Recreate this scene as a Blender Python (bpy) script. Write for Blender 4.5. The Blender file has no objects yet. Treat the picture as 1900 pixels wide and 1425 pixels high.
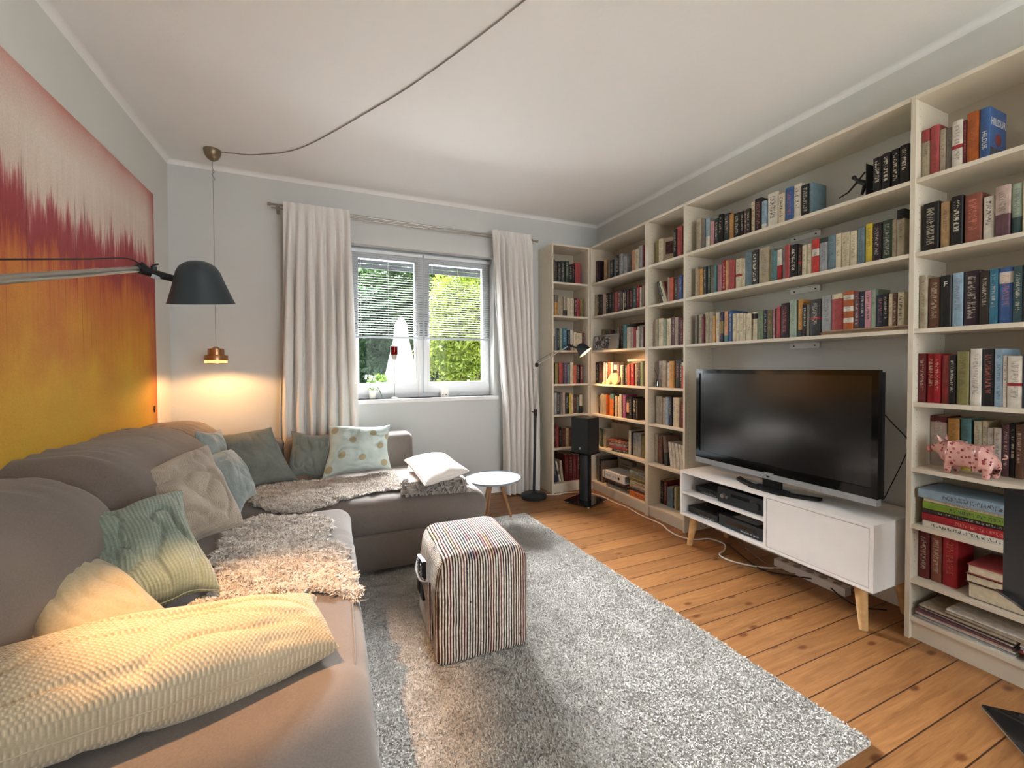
import bpy, bmesh, math, random
import numpy as np
from mathutils import Vector, Matrix, noise
C = bpy.context.scene
COL = C.collection
R = math.radians
# ------------------------------------------------------------------ camera
cd = bpy.data.cameras.new('camera'); cam = bpy.data.objects.new('camera', cd); COL.objects.link(cam)
cd.sensor_width = 36; cd.lens = 36 * 773.34 / 1900; cd.shift_x = 2.75 / 1900; cd.shift_y = -16.3 / 1900
cd.clip_start = 0.02
cam.matrix_world = Matrix.Translation((0, 0, 1.2047)) @ Matrix.Rotation(-0.4052, 4, 'Z') @ Matrix.Rotation(math.pi / 2 - 0.019, 4, 'X') @ Matrix.Rotation(-0.0046, 4, 'Z')
C.camera = cam
# ------------------------------------------------------------------ exposure, world
C.view_settings.view_transform = 'Standard'; C.view_settings.look = 'None'
C.view_settings.gamma = 1; C.view_settings.use_curve_mapping = False
C.view_settings.exposure = 3.0
w = bpy.data.worlds.new('sky'); C.world = w; w.use_nodes = True
wn = w.node_tree; wn.nodes.clear()
wo = wn.nodes.new('ShaderNodeOutputWorld'); wb = wn.nodes.new('ShaderNodeBackground')
wc = wn.nodes.new('ShaderNodeTexCoord'); wsx = wn.nodes.new('ShaderNodeSeparateXYZ'); wr = wn.nodes.new('ShaderNodeValToRGB')
wn.links.new(wc.outputs['Generated'], wsx.inputs[0]); wn.links.new(wsx.outputs['Z'], wr.inputs[0])
wr.color_ramp.elements[0].position = 0.0; wr.color_ramp.elements[0].color = (0.88, 0.93, 0.97, 1)
wr.color_ramp.elements[1].position = 0.7; wr.color_ramp.elements[1].color = (0.94, 0.98, 1.0, 1)
wn.links.new(wr.outputs[0], wb.inputs[0]); wb.inputs[1].default_value = 1.0
wn.links.new(wb.outputs[0], wo.inputs[0])

def light(name, kind, loc, energy, col, **kw):
    l = bpy.data.lights.new(name, kind); l.energy = energy; l.color = col
    o = bpy.data.objects.new(name, l); COL.objects.link(o); o.location = loc
    for k, v in kw.items(): setattr(l, k, v)
    return o
def aim(o, d):
    o.rotation_euler = Vector(d).to_track_quat('-Z', 'Y').to_euler()
# soft daylight that falls steeply through the garden window
sun = light('daylight', 'SUN', (0.8, 6, 5), 15.0, (0.96, 0.98, 1.0), angle=R(48)); aim(sun, (0.0, -1, -0.86))
# portals: they only guide sky light through the window and the added rear opening
for nm, loc, d, sx, sy in (('window_portal', (0.785, 4.0, 1.62), (0, -1, 0), 1.25, 1.2), ('rear_fill_portal', (1.6, -2.1, 1.45), (0, 1, 0), 1.8, 1.7)):
    p = light(nm, 'AREA', loc, 1, (1, 1, 1), shape='RECTANGLE', size=sx, size_y=sy); aim(p, d)
    p.data.cycles.is_portal = True

# ------------------------------------------------------------------ helpers
def tag(o, label=None, cat=None, group=None, kind=None):
    if label: o['label'] = label
    if cat: o['category'] = cat
    if group: o['group'] = group
    if kind: o['kind'] = kind
    return o
def thing(name, label, cat, loc=(0, 0, 0), rz=0, group=None):
    o = bpy.data.objects.new(name, None); COL.objects.link(o)
    o.location = loc; o.rotation_euler = (0, 0, rz); o.empty_display_size = .05
    return tag(o, label, cat, group)
def link(name, me, mat=None, parent=None, smooth=False):
    o = bpy.data.objects.new(name, me); COL.objects.link(o)
    if mat is not None and not me.materials: me.materials.append(mat)
    if parent is not None: o.parent = parent
    if smooth:
        me.polygons.foreach_set('use_smooth', [True] * len(me.polygons))
    return o
def fin(name, bm, mat=None, parent=None, smooth=False, bevel=0, seg=2):
    me = bpy.data.meshes.new(name)
    if bevel:
        bmesh.ops.bevel(bm, geom=[e for e in bm.edges if len(e.link_faces) == 2 and e.calc_face_angle(0) > .6], offset=bevel, segments=seg, affect='EDGES', clamp_overlap=True)
    bm.normal_update(); bm.to_mesh(me); bm.free()
    o = link(name, me, mat, parent, smooth)
    if smooth and hasattr(me, 'set_sharp_from_angle'): me.set_sharp_from_angle(angle=R(50))
    return o
def B(): return bmesh.new()
def box(bm, x0, x1, y0, y1, z0, z1):
    v = [bm.verts.new(p) for p in ((x0, y0, z0), (x1, y0, z0), (x1, y1, z0), (x0, y1, z0), (x0, y0, z1), (x1, y0, z1), (x1, y1, z1), (x0, y1, z1))]
    for f in ((3, 2, 1, 0), (4, 5, 6, 7), (0, 1, 5, 4), (1, 2, 6, 5), (2, 3, 7, 6), (3, 0, 4, 7)): bm.faces.new([v[i] for i in f])
    return v
def tube(bm, pts, r, n=10, caps=True):
    pts = [Vector(p) for p in pts]; rs = r if isinstance(r, (list, tuple)) else [r] * len(pts)
    rings = []; up = None
    for i, p in enumerate(pts):
        a = pts[max(i - 1, 0)]; b = pts[min(i + 1, len(pts) - 1)]; t = (b - a).normalized()
        if up is None: up = t.orthogonal().normalized()
        up = (up - t * up.dot(t)).normalized(); s = t.cross(up)
        rings.append([bm.verts.new(p + (up * math.cos(6.28318 * k / n) + s * math.sin(6.28318 * k / n)) * rs[i]) for k in range(n)])
    for q, s in zip(rings, rings[1:]):
        for k in range(n): bm.faces.new((q[k], q[(k + 1) % n], s[(k + 1) % n], s[k]))
    if caps: bm.faces.new(rings[0][::-1]); bm.faces.new(rings[-1])
def spline(pts, n=8):
    P = [Vector(p) for p in pts]; out = []
    for i in range(len(P) - 1):
        a = P[max(i - 1, 0)]; b = P[i]; c = P[i + 1]; d = P[min(i + 2, len(P) - 1)]
        for k in range(n):
            t = k / n
            out.append(.5 * ((2 * b) + (c - a) * t + (2 * a - 5 * b + 4 * c - d) * t * t + (3 * b - a - 3 * c + d) * t ** 3))
    out.append(P[-1]); return out
def lathe(bm, prof, n=24, c=(0, 0, 0), M=None):
    rings = []
    for r, z in prof:
        ring = []
        for k in range(n):
            p = Vector((r * math.cos(6.28318 * k / n), r * math.sin(6.28318 * k / n), z))
            if M: p = M @ p
            ring.append(bm.verts.new(p + Vector(c)))
        rings.append(ring)
    for q, s in zip(rings, rings[1:]):
        for k in range(n): bm.faces.new((q[k], q[(k + 1) % n], s[(k + 1) % n], s[k]))
    for ring, rv in ((rings[0], True), (rings[-1], False)):
        try: bm.faces.new(ring[::-1] if rv else ring)
        except ValueError: pass
def rbox(sx, sy, sz, r, n=12, fn=None, nz=None):
    """densely gridded rounded box centred at origin"""
    bm = B(); h = Vector((sx / 2, sy / 2, sz / 2)); r = min(r, min(h))
    div = [max(3, int(n * a / max(sx, sy, sz)) + 3) for a in (sx, sy, sz)]
    def warp(t):   # more samples near borders
        return math.sin(t * math.pi / 2) * .35 + t * .65
    for ax in range(3):
        for sg in (-1, 1):
            u, v = (ax + 1) % 3, (ax + 2) % 3
            g = []
            for i in range(div[u] + 1):
                row = []
                for j in range(div[v] + 1):
                    p = Vector((0, 0, 0)); p[ax] = sg * h[ax]; p[u] = warp(-1 + 2 * i / div[u]) * h[u]; p[v] = warp(-1 + 2 * j / div[v]) * h[v]
                    q = Vector([max(-(h[k] - r), min(h[k] - r, p[k])) for k in range(3)])
                    d = p - q; p = q + d.normalized() * r if d.length > 1e-9 else p
                    row.append(bm.verts.new(p))
                g.append(row)
            for i in range(div[u]):
                for j in range(div[v]):
                    f = (g[i][j], g[i + 1][j], g[i + 1][j + 1], g[i][j + 1])
                    bm.faces.new(f if sg > 0 else f[::-1])
    bmesh.ops.remove_doubles(bm, verts=bm.verts, dist=1e-5)
    if fn:
        for v in bm.verts: v.co = fn(v.co)
    return bm
def shift(bm, x, y, z):
    for v in bm.verts: v.co += Vector((x, y, z))
    return bm
def nz(p, s, seed=0): return noise.noise(Vector(p) * s + Vector((seed * 7.3, seed * 3.1, seed * 1.7)))
def npmesh(name, V, F):
    me = bpy.data.meshes.new(name); me.from_pydata(V.tolist() if hasattr(V, 'tolist') else V, [], F.tolist() if hasattr(F, 'tolist') else F)
    me.update(); return me

# ------------------------------------------------------------------ materials
def srgb(c):
    if isinstance(c, str): c = tuple(int(c[i:i + 2], 16) for i in (0, 2, 4))
    return tuple(((x / 255) / 12.92 if x / 255 <= .04045 else (((x / 255) + .055) / 1.055) ** 2.4) for x in c[:3]) + (1,)
class NT:
    def __init__(s, name):
        s.m = bpy.data.materials.new(name); s.m.use_nodes = True; s.t = s.m.node_tree; s.t.nodes.clear()
        s.o = s.n('OutputMaterial'); s.p = s.n('BsdfPrincipled'); s.l(s.p, 0, s.o, 0)
        s.p.inputs['Specular IOR Level'].default_value = .3
    def n(s, k, **kw):
        x = s.t.nodes.new('ShaderNode' + k)
        for a, b in kw.items(): setattr(x, a, b)
        return x
    def l(s, a, ao, b, bi): s.t.links.new(a.outputs[ao], b.inputs[bi])
    def noise(s, scale, detail=4, vec=None, sc=None, rough=.5, dist=0):
        t = s.n('TexNoise'); t.inputs['Scale'].default_value = scale; t.inputs['Detail'].default_value = detail; t.inputs['Roughness'].default_value = rough; t.inputs['Distortion'].default_value = dist
        if vec is None: vec = s.coord(sc)
        s.l(vec[0], vec[1], t, 'Vector'); return t
    def coord(s, sc=None, out='Object', loc=None):
        c = s.n('TexCoord')
        if sc is None and loc is None: return (c, out)
        m = s.n('Mapping'); m.inputs['Scale'].default_value = sc or (1, 1, 1)
        if loc: m.inputs['Location'].default_value = loc
        s.l(c, out, m, 0); return (m, 0)
    def ramp(s, src, so, stops, mode='LINEAR'):
        r = s.n('ValToRGB'); r.color_ramp.interpolation = mode; e = r.color_ramp.elements
        while len(e) < len(stops): e.new(.5)
        for q, (p, c) in zip(e, stops): q.position = p; q.color = c if len(c) == 4 else tuple(c) + (1,)
        s.l(src, so, r, 0); return r
    def math(s, op, a, b=None, c=None):
        m = s.n('Math', operation=op)
        for i, v in enumerate((a, b, c)):
            if v is None: continue
            if isinstance(v, tuple): s.l(v[0], v[1], m, i)
            else: m.inputs[i].default_value = v
        return (m, 0)
    def mix(s, f, a, b, mode='MIX'):
        m = s.n('Mix', data_type='RGBA', blend_type=mode)
        for i, v in ((0, f), (6, a), (7, b)):
            if isinstance(v, tuple) and len(v) == 2: s.l(v[0], v[1], m, i)
            else: m.inputs[i].default_value = v
        return (m, 2)
    def bump(s, src, strength=.3, dist=.01, prev=None):
        b = s.n('Bump'); b.inputs['Strength'].default_value = strength; b.inputs['Distance'].default_value = dist
        s.l(src[0], src[1], b, 'Height')
        if prev: s.l(prev, 0, b, 'Normal')
        s.l(b, 0, s.p, 'Normal'); return b
    def col(s, v):
        if isinstance(v, tuple) and len(v) == 2: s.l(v[0], v[1], s.p, 0)
        else: s.p.inputs[0].default_value = v
    def set(s, **k):
        for a, b in k.items(): s.p.inputs[a.replace('_', ' ')].default_value = b
def plain(name, c, rough=.6, metal=0, spec=.3, var=.06, sc=8, bump=0, bs=60, **k):
    t = NT(name); c = srgb(c)
    if var:
        n = t.noise(sc); lo = tuple(x * (1 - var * 1.6) for x in c[:3]) + (1,); hi = tuple(min(1, x * (1 + var)) for x in c[:3]) + (1,)
        r = t.ramp(n, 0, [(.3, lo), (.7, hi)]); t.col((r, 0))
    else: t.col(c)
    t.set(Roughness=rough, Metallic=metal); t.p.inputs['Specular IOR Level'].default_value = spec
    if bump: t.bump((t.noise(bs, 3), 0), bump, .01)
    for a, b in k.items(): t.p.inputs[a.replace('_', ' ')].default_value = b
    return t.m
M = {}
M['white_lac'] = plain('white_lacquer', 'f1f0ee', .35, var=.02)
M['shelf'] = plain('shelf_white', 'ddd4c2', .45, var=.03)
def side_mat():
    t = NT('shelf_side_white'); c, o = t.coord(); s = t.n('SeparateXYZ'); t.l(c, o, s, 0)
    dz = t.math('SUBTRACT', t.math('FRACT', t.math('DIVIDE', (s, 'Z'), .032)), .5); dz = t.math('MULTIPLY', dz, .032)
    def d(y):
        dy = t.math('SUBTRACT', (s, 'Y'), y); q = t.math('ADD', t.math('MULTIPLY', dy, dy), t.math('MULTIPLY', dz, dz)); return t.math('LESS_THAN', q, .0022 ** 2)
    m = t.math('MAXIMUM', d(.037), d(.235)); n = t.noise(8); r = t.ramp(n, 0, [(.3, srgb('d4cbb8')), (.7, srgb('dbd2bf'))]); t.col(t.mix(m, (r, 0), srgb('6a6255'))); t.set(Roughness=.45); return t.m
M['shelf_side'] = side_mat()
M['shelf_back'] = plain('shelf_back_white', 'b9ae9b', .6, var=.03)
M['pvc'] = plain('window_pvc', 'eef2f4', .35, var=.01)
M['slat'] = plain('blind_slat_aluminium', '44474a', .6, var=0)
M['black'] = plain('black_plastic', '17181a', .4, var=.1)
M['blackm'] = plain('black_paint', '2a2f33', .45, var=.05)
M['shade'] = plain('lamp_shade_grey', '2d3438', .42, var=.04)
M['steel'] = plain('brushed_steel', 'a7a299', .3, metal=.9)
M['silver'] = plain('silver_plastic', 'a9acb0', .35, metal=.4)
M['oak'] = plain('beech_wood', 'd9b27c', .5, var=.12, sc=25)
M['darkoak'] = plain('oak_leg', '9a7250', .5, var=.12, sc=25)
M['paper'] = plain('paper_pages', 'd8ccb0', .9, var=.08, sc=60)
M['whitep'] = plain('white_ceramic', 'eeeae2', .3, var=.02)
M['cable_w'] = plain('white_cable', 'd8d2c6', .5, var=0)
M['cable_b'] = plain('black_cable', '1b1b1c', .5, var=0)
M['cable_g'] = plain('grey_textile_cable', '8d877f', .8, var=0)
M['copper'] = plain('copper_shade', 'b98a62', .3, metal=.85)
M['green'] = plain('plant_green', '5f7f3c', .5, var=.2)
M['whitefl'] = plain('white_petals', 'f3eef0', .6, var=.03)
M['parasol'] = plain('parasol_cloth', '85827d', .9, var=.04)
M['greyst'] = plain('grey_table_top', '8f989e', .45, var=.1, sc=5)
M['label'] = plain('pale_lettering', 'd9d3c4', .6, var=0)
M['redletter'] = plain('red_lettering', 'c8503a', .6, var=0)
M['yelletter'] = plain('yellow_lettering', 'd8c63a', .6, var=0)
M['darkgl'] = plain('dark_smoked_glass', '14171a', .06, spec=.6, var=0)

def wallmat(name, c, var=.04, bs=140, st=.12):
    t = NT(name); c = srgb(c)
    n = t.noise(1.5, 3); r = t.ramp(n, 0, [(.3, tuple(x * (1 - var) for x in c[:3])), (.7, c)]); t.col((r, 0))
    t.set(Roughness=.9); n2 = t.noise(bs, 5, rough=.7); n3 = t.noise(18, 3)
    a = t.math('ADD', (n2, 0), t.math('MULTIPLY', (n3, 0), .5)); t.bump(a, st, .01); return t.m
M['wall'] = wallmat('wall_paint', 'd8d8d3')
M['wallg'] = wallmat('wall_paint_back', 'd6d8d6')
M['ceil'] = wallmat('ceiling_plaster', 'efeeec', .02, 40, .12)

def floor_mat():
    t = NT('pine_floorboards')
    c, o = t.coord(); sx = t.n('SeparateXYZ'); t.l(c, o, sx, 0)
    W = .118
    v = t.math('DIVIDE', (sx, 'Y'), W); idx = t.math('FLOOR', v); fr = t.math('FRACT', v)
    wn_ = t.n('TexWhiteNoise', noise_dimensions='1D'); t.l(idx[0], 0, wn_, 'W')
    off = t.math('MULTIPLY', (wn_, 'Value'), 37.0)
    cx = t.n('CombineXYZ'); t.l(*t.math('ADD', (sx, 'X'), off), cx, 0); t.l(sx, 'Y', cx, 1); t.l(*off, cx, 2)
    mp = t.n('Mapping'); mp.inputs['Scale'].default_value = (1.2, 14, 1); t.l(cx, 0, mp, 0)
    g = t.noise(3.2, 6, (mp, 0), rough=.62, dist=.8)
    mp2 = t.n('Mapping'); mp2.inputs['Scale'].default_value = (3, 60, 1); t.l(cx, 0, mp2, 0)
    g2 = t.noise(4, 3, (mp2, 0))
    r = t.ramp(g, 0, [(.25, srgb('7b532f')), (.5, srgb('94673e')), (.75, srgb('a6794b'))])
    tint = t.ramp(wn_, 0, [(0, (.82, .80, .78)), (1, (1.06, 1.03, 1.0))])
    a = t.mix(1.0, (r, 0), (tint, 0), 'MULTIPLY')
    f2 = t.ramp(g2, 0, [(.35, (.82, .8, .78)), (.6, (1, 1, 1))]); a = t.mix(.6, a, (f2, 0), 'MULTIPLY')
    # knots
    mk = t.n('Mapping'); mk.inputs['Scale'].default_value = (2.6, 5.5, 1); t.l(cx, 0, mk, 0)
    vo = t.n('TexVoronoi', voronoi_dimensions='2D'); vo.inputs['Scale'].default_value = 1; t.l(mk, 0, vo, 'Vector')
    k = t.ramp(vo, 'Distance', [(0, (1, 1, 1)), (.04, (.8, .8, .8)), (.085, (0, 0, 0))]); a = t.mix((k, 0), a, srgb('5d3216'))
    e = t.math('ABSOLUTE', t.math('SUBTRACT', fr, .5)); gap = t.math('GREATER_THAN', e, .481)
    a = t.mix(gap, a, srgb('3b2110')); t.col(a)
    t.set(Roughness=.42); t.p.inputs['Specular IOR Level'].default_value = .4
    hh = t.math('MULTIPLY', gap, -1.0); b = t.bump(hh, .6, .003); t.bump((g2, 0), .06, .002, b); return t.m
M['floor'] = floor_mat()

def fabric(name, c, c2=None, rough=.95, weave=900, wst=.25, sheen=.3, var=.12, big=6, kind=None, ks=70):
    t = NT(name); c = srgb(c); c2 = srgb(c2) if c2 else tuple(x * (1 - var * 2) for x in c[:3]) + (1,)
    n = t.noise(big, 4); n2 = t.noise(weave / 4, 2)
    s = t.math('ADD', t.math('MULTIPLY', (n, 0), .6), t.math('MULTIPLY', (n2, 0), .4))
    r = t.ramp(s[0], 0, [(.35, c2), (.62, c)]); t.col((r, 0)); t.set(Roughness=rough)
    t.p.inputs['Sheen Weight'].default_value = sheen; t.p.inputs['Sheen Roughness'].default_value = .5; t.p.inputs['Specular IOR Level'].default_value = .1
    b = t.bump((t.noise(weave, 2), 0), wst, .002)
    if kind:
        u = t.n('UVMap'); mp = t.n('Mapping'); mp.inputs['Scale'].default_value = (ks, ks * (1 if kind != 'rib' else .5), 1); t.l(u, 0, mp, 0)
        sp = t.n('SeparateXYZ'); t.l(mp, 0, sp, 0)
        if kind == 'waffle':
            a = t.math('SINE', t.math('MULTIPLY', (sp, 'X'), 6.283)); d = t.math('SINE', t.math('MULTIPLY', (sp, 'Y'), 6.283))
            h = t.math('MULTIPLY', a, d); h = t.math('ADD', h, t.math('MULTIPLY', a, .35))
        elif kind == 'rib':
            a = t.math('SINE', t.math('MULTIPLY', (sp, 'X'), 6.283)); d = t.math('SINE', t.math('MULTIPLY', (sp, 'Y'), 12.566))
            h = t.math('ADD', t.math('MULTIPLY', d, .35), a)
        else:   # dots lattice
            a = t.math('SINE', t.math('MULTIPLY', t.math('ADD', (sp, 'X'), (sp, 'Y')), 6.283)); d = t.math('SINE', t.math('MULTIPLY', t.math('SUBTRACT', (sp, 'X'), (sp, 'Y')), 6.283))
            h = t.math('MULTIPLY', a, d)
        hr = t.ramp(h[0], 0, [(0, (.66, .64, .6)), (.6, (1, 1, 1))]); cm = t.mix(.75 if kind == 'waffle' else .5, (r, 0), (hr, 0), 'MULTIPLY'); t.col(cm)
        t.bump(h, .5, .002, b)
    return t.m
M['sofa'] = fabric('sofa_grey_taupe', '7a716b', '6a625d', big=3, sheen=.25)
M['waffle'] = fabric('cream_waffle', 'd6c8ae', 'c4b498', kind='waffle', ks=95, sheen=.2)
M['greyweave'] = fabric('beige_dotted_weave', 'c3b9ab', 'aaa093', kind='dots', ks=75)
M['greenrib'] = fabric('sage_rib_knit', '8f9f96', '78897f', kind='rib', ks=95)
M['linen'] = fabric('natural_linen', 'b0a78f', '9f967c', weave=700)
M['teal'] = fabric('pale_teal_velvet', 'a9b5b4', '8b9796', sheen=.5, big=10)
M['sage'] = fabric('dark_sage_velvet', '868a84', '70756f', sheen=.35, big=8)
M['mint'] = fabric('mint_cotton', 'c3cbc9', 'b2bab8', weave=600, big=10)
M['dot'] = plain('tan_dot_print', 'a59c80', .9, var=.08)
M['white_cot'] = fabric('offwhite_cotton', 'e8e2dc', 'd6cfc8', weave=700)
M['blanket'] = fabric('pale_grey_blanket', 'd0c9c4', 'b9b1ab', weave=500)
M['fringe'] = fabric('grey_fringe', 'a69f99', '8e8781', weave=500)
M['curtain'] = None

def curtain_mat():
    t = NT('offwhite_curtain'); c = srgb('f5f1ec')
    n = t.noise(400, 2, sc=(1, 1, .3)); r = t.ramp(n, 0, [(.3, tuple(x * .9 for x in c[:3])), (.7, c)]); t.col((r, 0)); t.set(Roughness=.95)
    tr = t.n('BsdfTranslucent'); t.l(r, 0, tr, 0); mx = t.n('MixShader'); mx.inputs[0].default_value = .12
    t.l(t.p, 0, mx, 1); t.l(tr, 0, mx, 2); t.l(mx, 0, t.o, 0); t.bump((n, 0), .15, .002); return t.m
M['curtain'] = curtain_mat()
def leaf_mat(name, a, b):
    t = NT(name); oi = t.n('TexCoord'); n = t.noise(2.5, 2); n2 = t.noise(40, 1)
    s = t.math('ADD', t.math('MULTIPLY', (n, 0), .5), t.math('MULTIPLY', (n2, 0), .5))
    r = t.ramp(s[0], 0, [(.35, srgb(a)), (.6, srgb(b))]); t.col((r, 0)); t.set(Roughness=.5)
    tr = t.n('BsdfTranslucent'); t.l(r, 0, tr, 0); mx = t.n('MixShader'); mx.inputs[0].default_value = .45
    t.l(t.p, 0, mx, 1); t.l(tr, 0, mx, 2); t.l(mx, 0, t.o, 0); return t.m
def glass_mat(name, tint=(1, 1, 1, 1), ior=1.45):
    t = NT(name); tr = t.n('BsdfTransparent'); tr.inputs[0].default_value = tint; g = t.n('BsdfGlossy'); g.inputs['Roughness'].default_value = .02
    fr = t.n('Fresnel'); fr.inputs[0].default_value = ior; mx = t.n('MixShader'); t.l(fr, 0, mx, 0); t.l(tr, 0, mx, 1); t.l(g, 0, mx, 2); t.l(mx, 0, t.o, 0); return t.m
M['glass'] = glass_mat('window_glass', ior=1.18); M['redglass'] = glass_mat('red_glass', (.5, .012, .02, 1)); M['clearglass'] = glass_mat('clear_glass', (.93, .95, .93, 1))
def emit(name, c, s):
    t = NT(name); e = t.n('Emission'); e.inputs[0].default_value = c; e.inputs[1].default_value = s; t.l(e, 0, t.o, 0); return t.m
M['glow_ring'] = emit('lit_glass_ring', (1, .55, .2, 1), .22)
M['bulb'] = emit('warm_bulb', (1, .62, .28, 1), 9)

def fur_mat(name, a, b):
    t = NT(name); n = t.noise(9, 3); n2 = t.noise(90, 2)
    s = t.math('ADD', t.math('MULTIPLY', (n, 0), .5), t.math('MULTIPLY', (n2, 0), .5))
    r = t.ramp(s[0], 0, [(.38, srgb(a)), (.6, srgb(b))]); t.col((r, 0)); t.set(Roughness=.9); t.p.inputs['Sheen Weight'].default_value = .3; t.p.inputs['Specular IOR Level'].default_value = .15; return t.m
M['fur'] = fur_mat('sheepskin_taupe', 'c2b8ae', 'e0d8cf'); M['rug'] = fur_mat('rug_pale_grey', 'aeaba6', 'ccc9c4')

def book_mat(merged=False):
    t = NT('book_covers' if merged else 'book_cover')
    def at(nm): a = t.n('Attribute', attribute_type='GEOMETRY' if merged else 'OBJECT', attribute_name=nm); return a
    if merged:
        oc = at('bcol'); rd = at('rnd'); OC = (oc, 'Color'); OR = (rd, 'Fac'); q = at('bp'); c, o = q, 'Vector'
    else:
        oi = t.n('ObjectInfo'); OC = (oi, 'Color'); OR = (oi, 'Random'); c, o = t.coord()
    s = t.n('SeparateXYZ'); t.l(c, o, s, 0)
    hh = at('bh'); rz = t.math('DIVIDE', (s, 'Z'), (hh, 'Fac'))
    lo = at('b0'); hi = at('b1'); c2 = at('c2')
    inb = t.math('MULTIPLY', t.math('GREATER_THAN', rz, (lo, 'Fac')), t.math('LESS_THAN', rz, (hi, 'Fac')))
    st = at('strp'); sm = t.math('LESS_THAN', t.math('FRACT', t.math('MULTIPLY', rz, 3.75)), .42)
    sm = t.math('MULTIPLY', sm, (st, 'Fac')); inb = t.math('MAXIMUM', t.math('MULTIPLY', inb, t.math('SUBTRACT', 1.0, (st, 'Fac'))), sm)
    base = t.mix(inb, OC, (c2, 'Color'))
    # mottling
    rn = t.math('MULTIPLY', OR, 50)
    cv = t.n('CombineXYZ'); t.l(s, 'X', cv, 0); t.l(s, 'Y', cv, 1); t.l(s, 'Z', cv, 2)
    ad = t.n('VectorMath', operation='ADD'); t.l(cv, 0, ad, 0); cr = t.n('CombineXYZ')
    for i in range(3): t.l(*rn, cr, i)
    t.l(cr, 0, ad, 1)
    n = t.noise(30, 3, (ad, 0)); mr = t.ramp(n, 0, [(.3, (.68, .67, .65)), (.7, (.96, .95, .93))]); base = t.mix(1.0, base, (mr, 0), 'MULTIPLY')
    # illegible spine lettering
    mp = t.n('Mapping'); mp.inputs['Scale'].default_value = (70, 1, 260); t.l(ad, 0, mp, 0)
    ln = t.noise(1, 1.5, (mp, 0), rough=.7); lm = t.math('GREATER_THAN', (ln, 0), .53)
    tw = at('tw'); inx = t.math('LESS_THAN', t.math('ABSOLUTE', (s, 'X')), t.math('MULTIPLY', (tw, 'Fac'), .24))
    a0 = t.math('ADD', t.math('MULTIPLY', OR, .3), .1); inz = t.math('MULTIPLY', t.math('GREATER_THAN', rz, a0), t.math('LESS_THAN', rz, .9))
    sp = t.math('LESS_THAN', (s, 'Y'), .004)
    mask = t.math('MULTIPLY', t.math('MULTIPLY', lm, inx), t.math('MULTIPLY', inz, sp))
    ls = at('ls'); mask = t.math('MULTIPLY', mask, (ls, 'Fac')); lc = at('lc')
    t.col(t.mix(mask, base, (lc, 'Color'))); t.set(Roughness=.45); return t.m
M['book'] = book_mat(); M['books'] = book_mat(True)

# ================================================================== THE ROOM
XL, XR, YB, YR, ZC = -1.067, 2.61, 3.735, -1.9, 2.705
WX0, WX1, WZ0, WZ1 = .145, 1.43, .935, 2.32     # window opening
def struct(name, bm, m, parent=None, **k):
    o = fin(name, bm, m, parent, **k)
    if parent is None: o['kind'] = 'structure'
    return o
bm = B(); box(bm, XL - .1, XR + .1, YR - .1, YB + .25, -.12, 0); struct('floor', bm, M['floor'])
bm = B(); box(bm, XL - .1, XR + .1, YR - .1, YB + .25, ZC, ZC + .12); struct('ceiling', bm, M['ceil'])
bm = B(); box(bm, XL - .12, XL, YR, YB, 0, ZC); struct('wall_left', bm, M['wall'])
bm = B(); box(bm, XR, XR + .12, YR, YB, 0, ZC); struct('wall_right', bm, M['wall'])
bm = B()
box(bm, XL, WX0, YB, YB + .24, 0, ZC); box(bm, WX1, XR, YB, YB + .24, 0, ZC)
box(bm, WX0, WX1, YB, YB + .24, 0, WZ0); box(bm, WX0, WX1, YB, YB + .24, WZ1, ZC); struct('wall_back', bm, M['wallg'])
bm = B()   # rear wall behind the viewer; wide opening added to let in fill light
box(bm, XL, .7, YR - .15, YR, 0, ZC); box(bm, 2.5, XR, YR - .15, YR, 0, ZC); box(bm, .7, 2.5, YR - .15, YR, 0, .6); box(bm, .7, 2.5, YR - .15, YR, 2.3, ZC); struct('wall_rear', bm, M['wall'])
def cove(p0, p1, dx, dy):
    bm = B(); n = 6; r = .03; prof = [(r * (1 - math.sin(a)), r * (1 - math.cos(a))) for a in [i * math.pi / 2 / n for i in range(n + 1)]]
    prof.append((0, 0)); rows = []
    for p in (p0, p1): rows.append([bm.verts.new((p[0] + dx * a, p[1] + dy * a, ZC - b)) for a, b in prof])
    m = len(prof)
    for i in range(m): bm.faces.new((rows[0][i], rows[0][(i + 1) % m], rows[1][(i + 1) % m], rows[1][i]))
    bmesh.ops.recalc_face_normals(bm, faces=bm.faces); return bm
struct('trim_1', cove((XL, YB), (XR, YB), 0, -1), M['ceil'], smooth=True)
struct('trim_2', cove((XL, YR), (XL, YB), 1, 0), M['ceil'], smooth=True)
struct('trim_3', cove((XR, YR), (XR, YB), -1, 0), M['ceil'], smooth=True)
bm = B(); box(bm, XR - .018, XR, 1.04, 2.22, 0, .09); struct('baseboard_right', bm, M['white_lac'], bevel=.004)
bm = B(); box(bm, XL, 1.9, YB - .016, YB, 0, .08); struct('baseboard_back', bm, M['white_lac'], bevel=.004)
bm = B(); box(bm, XL, XL + .016, YR, YB - .02, 0, .08); struct('baseboard_left', bm, M['white_lac'], bevel=.004)
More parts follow.
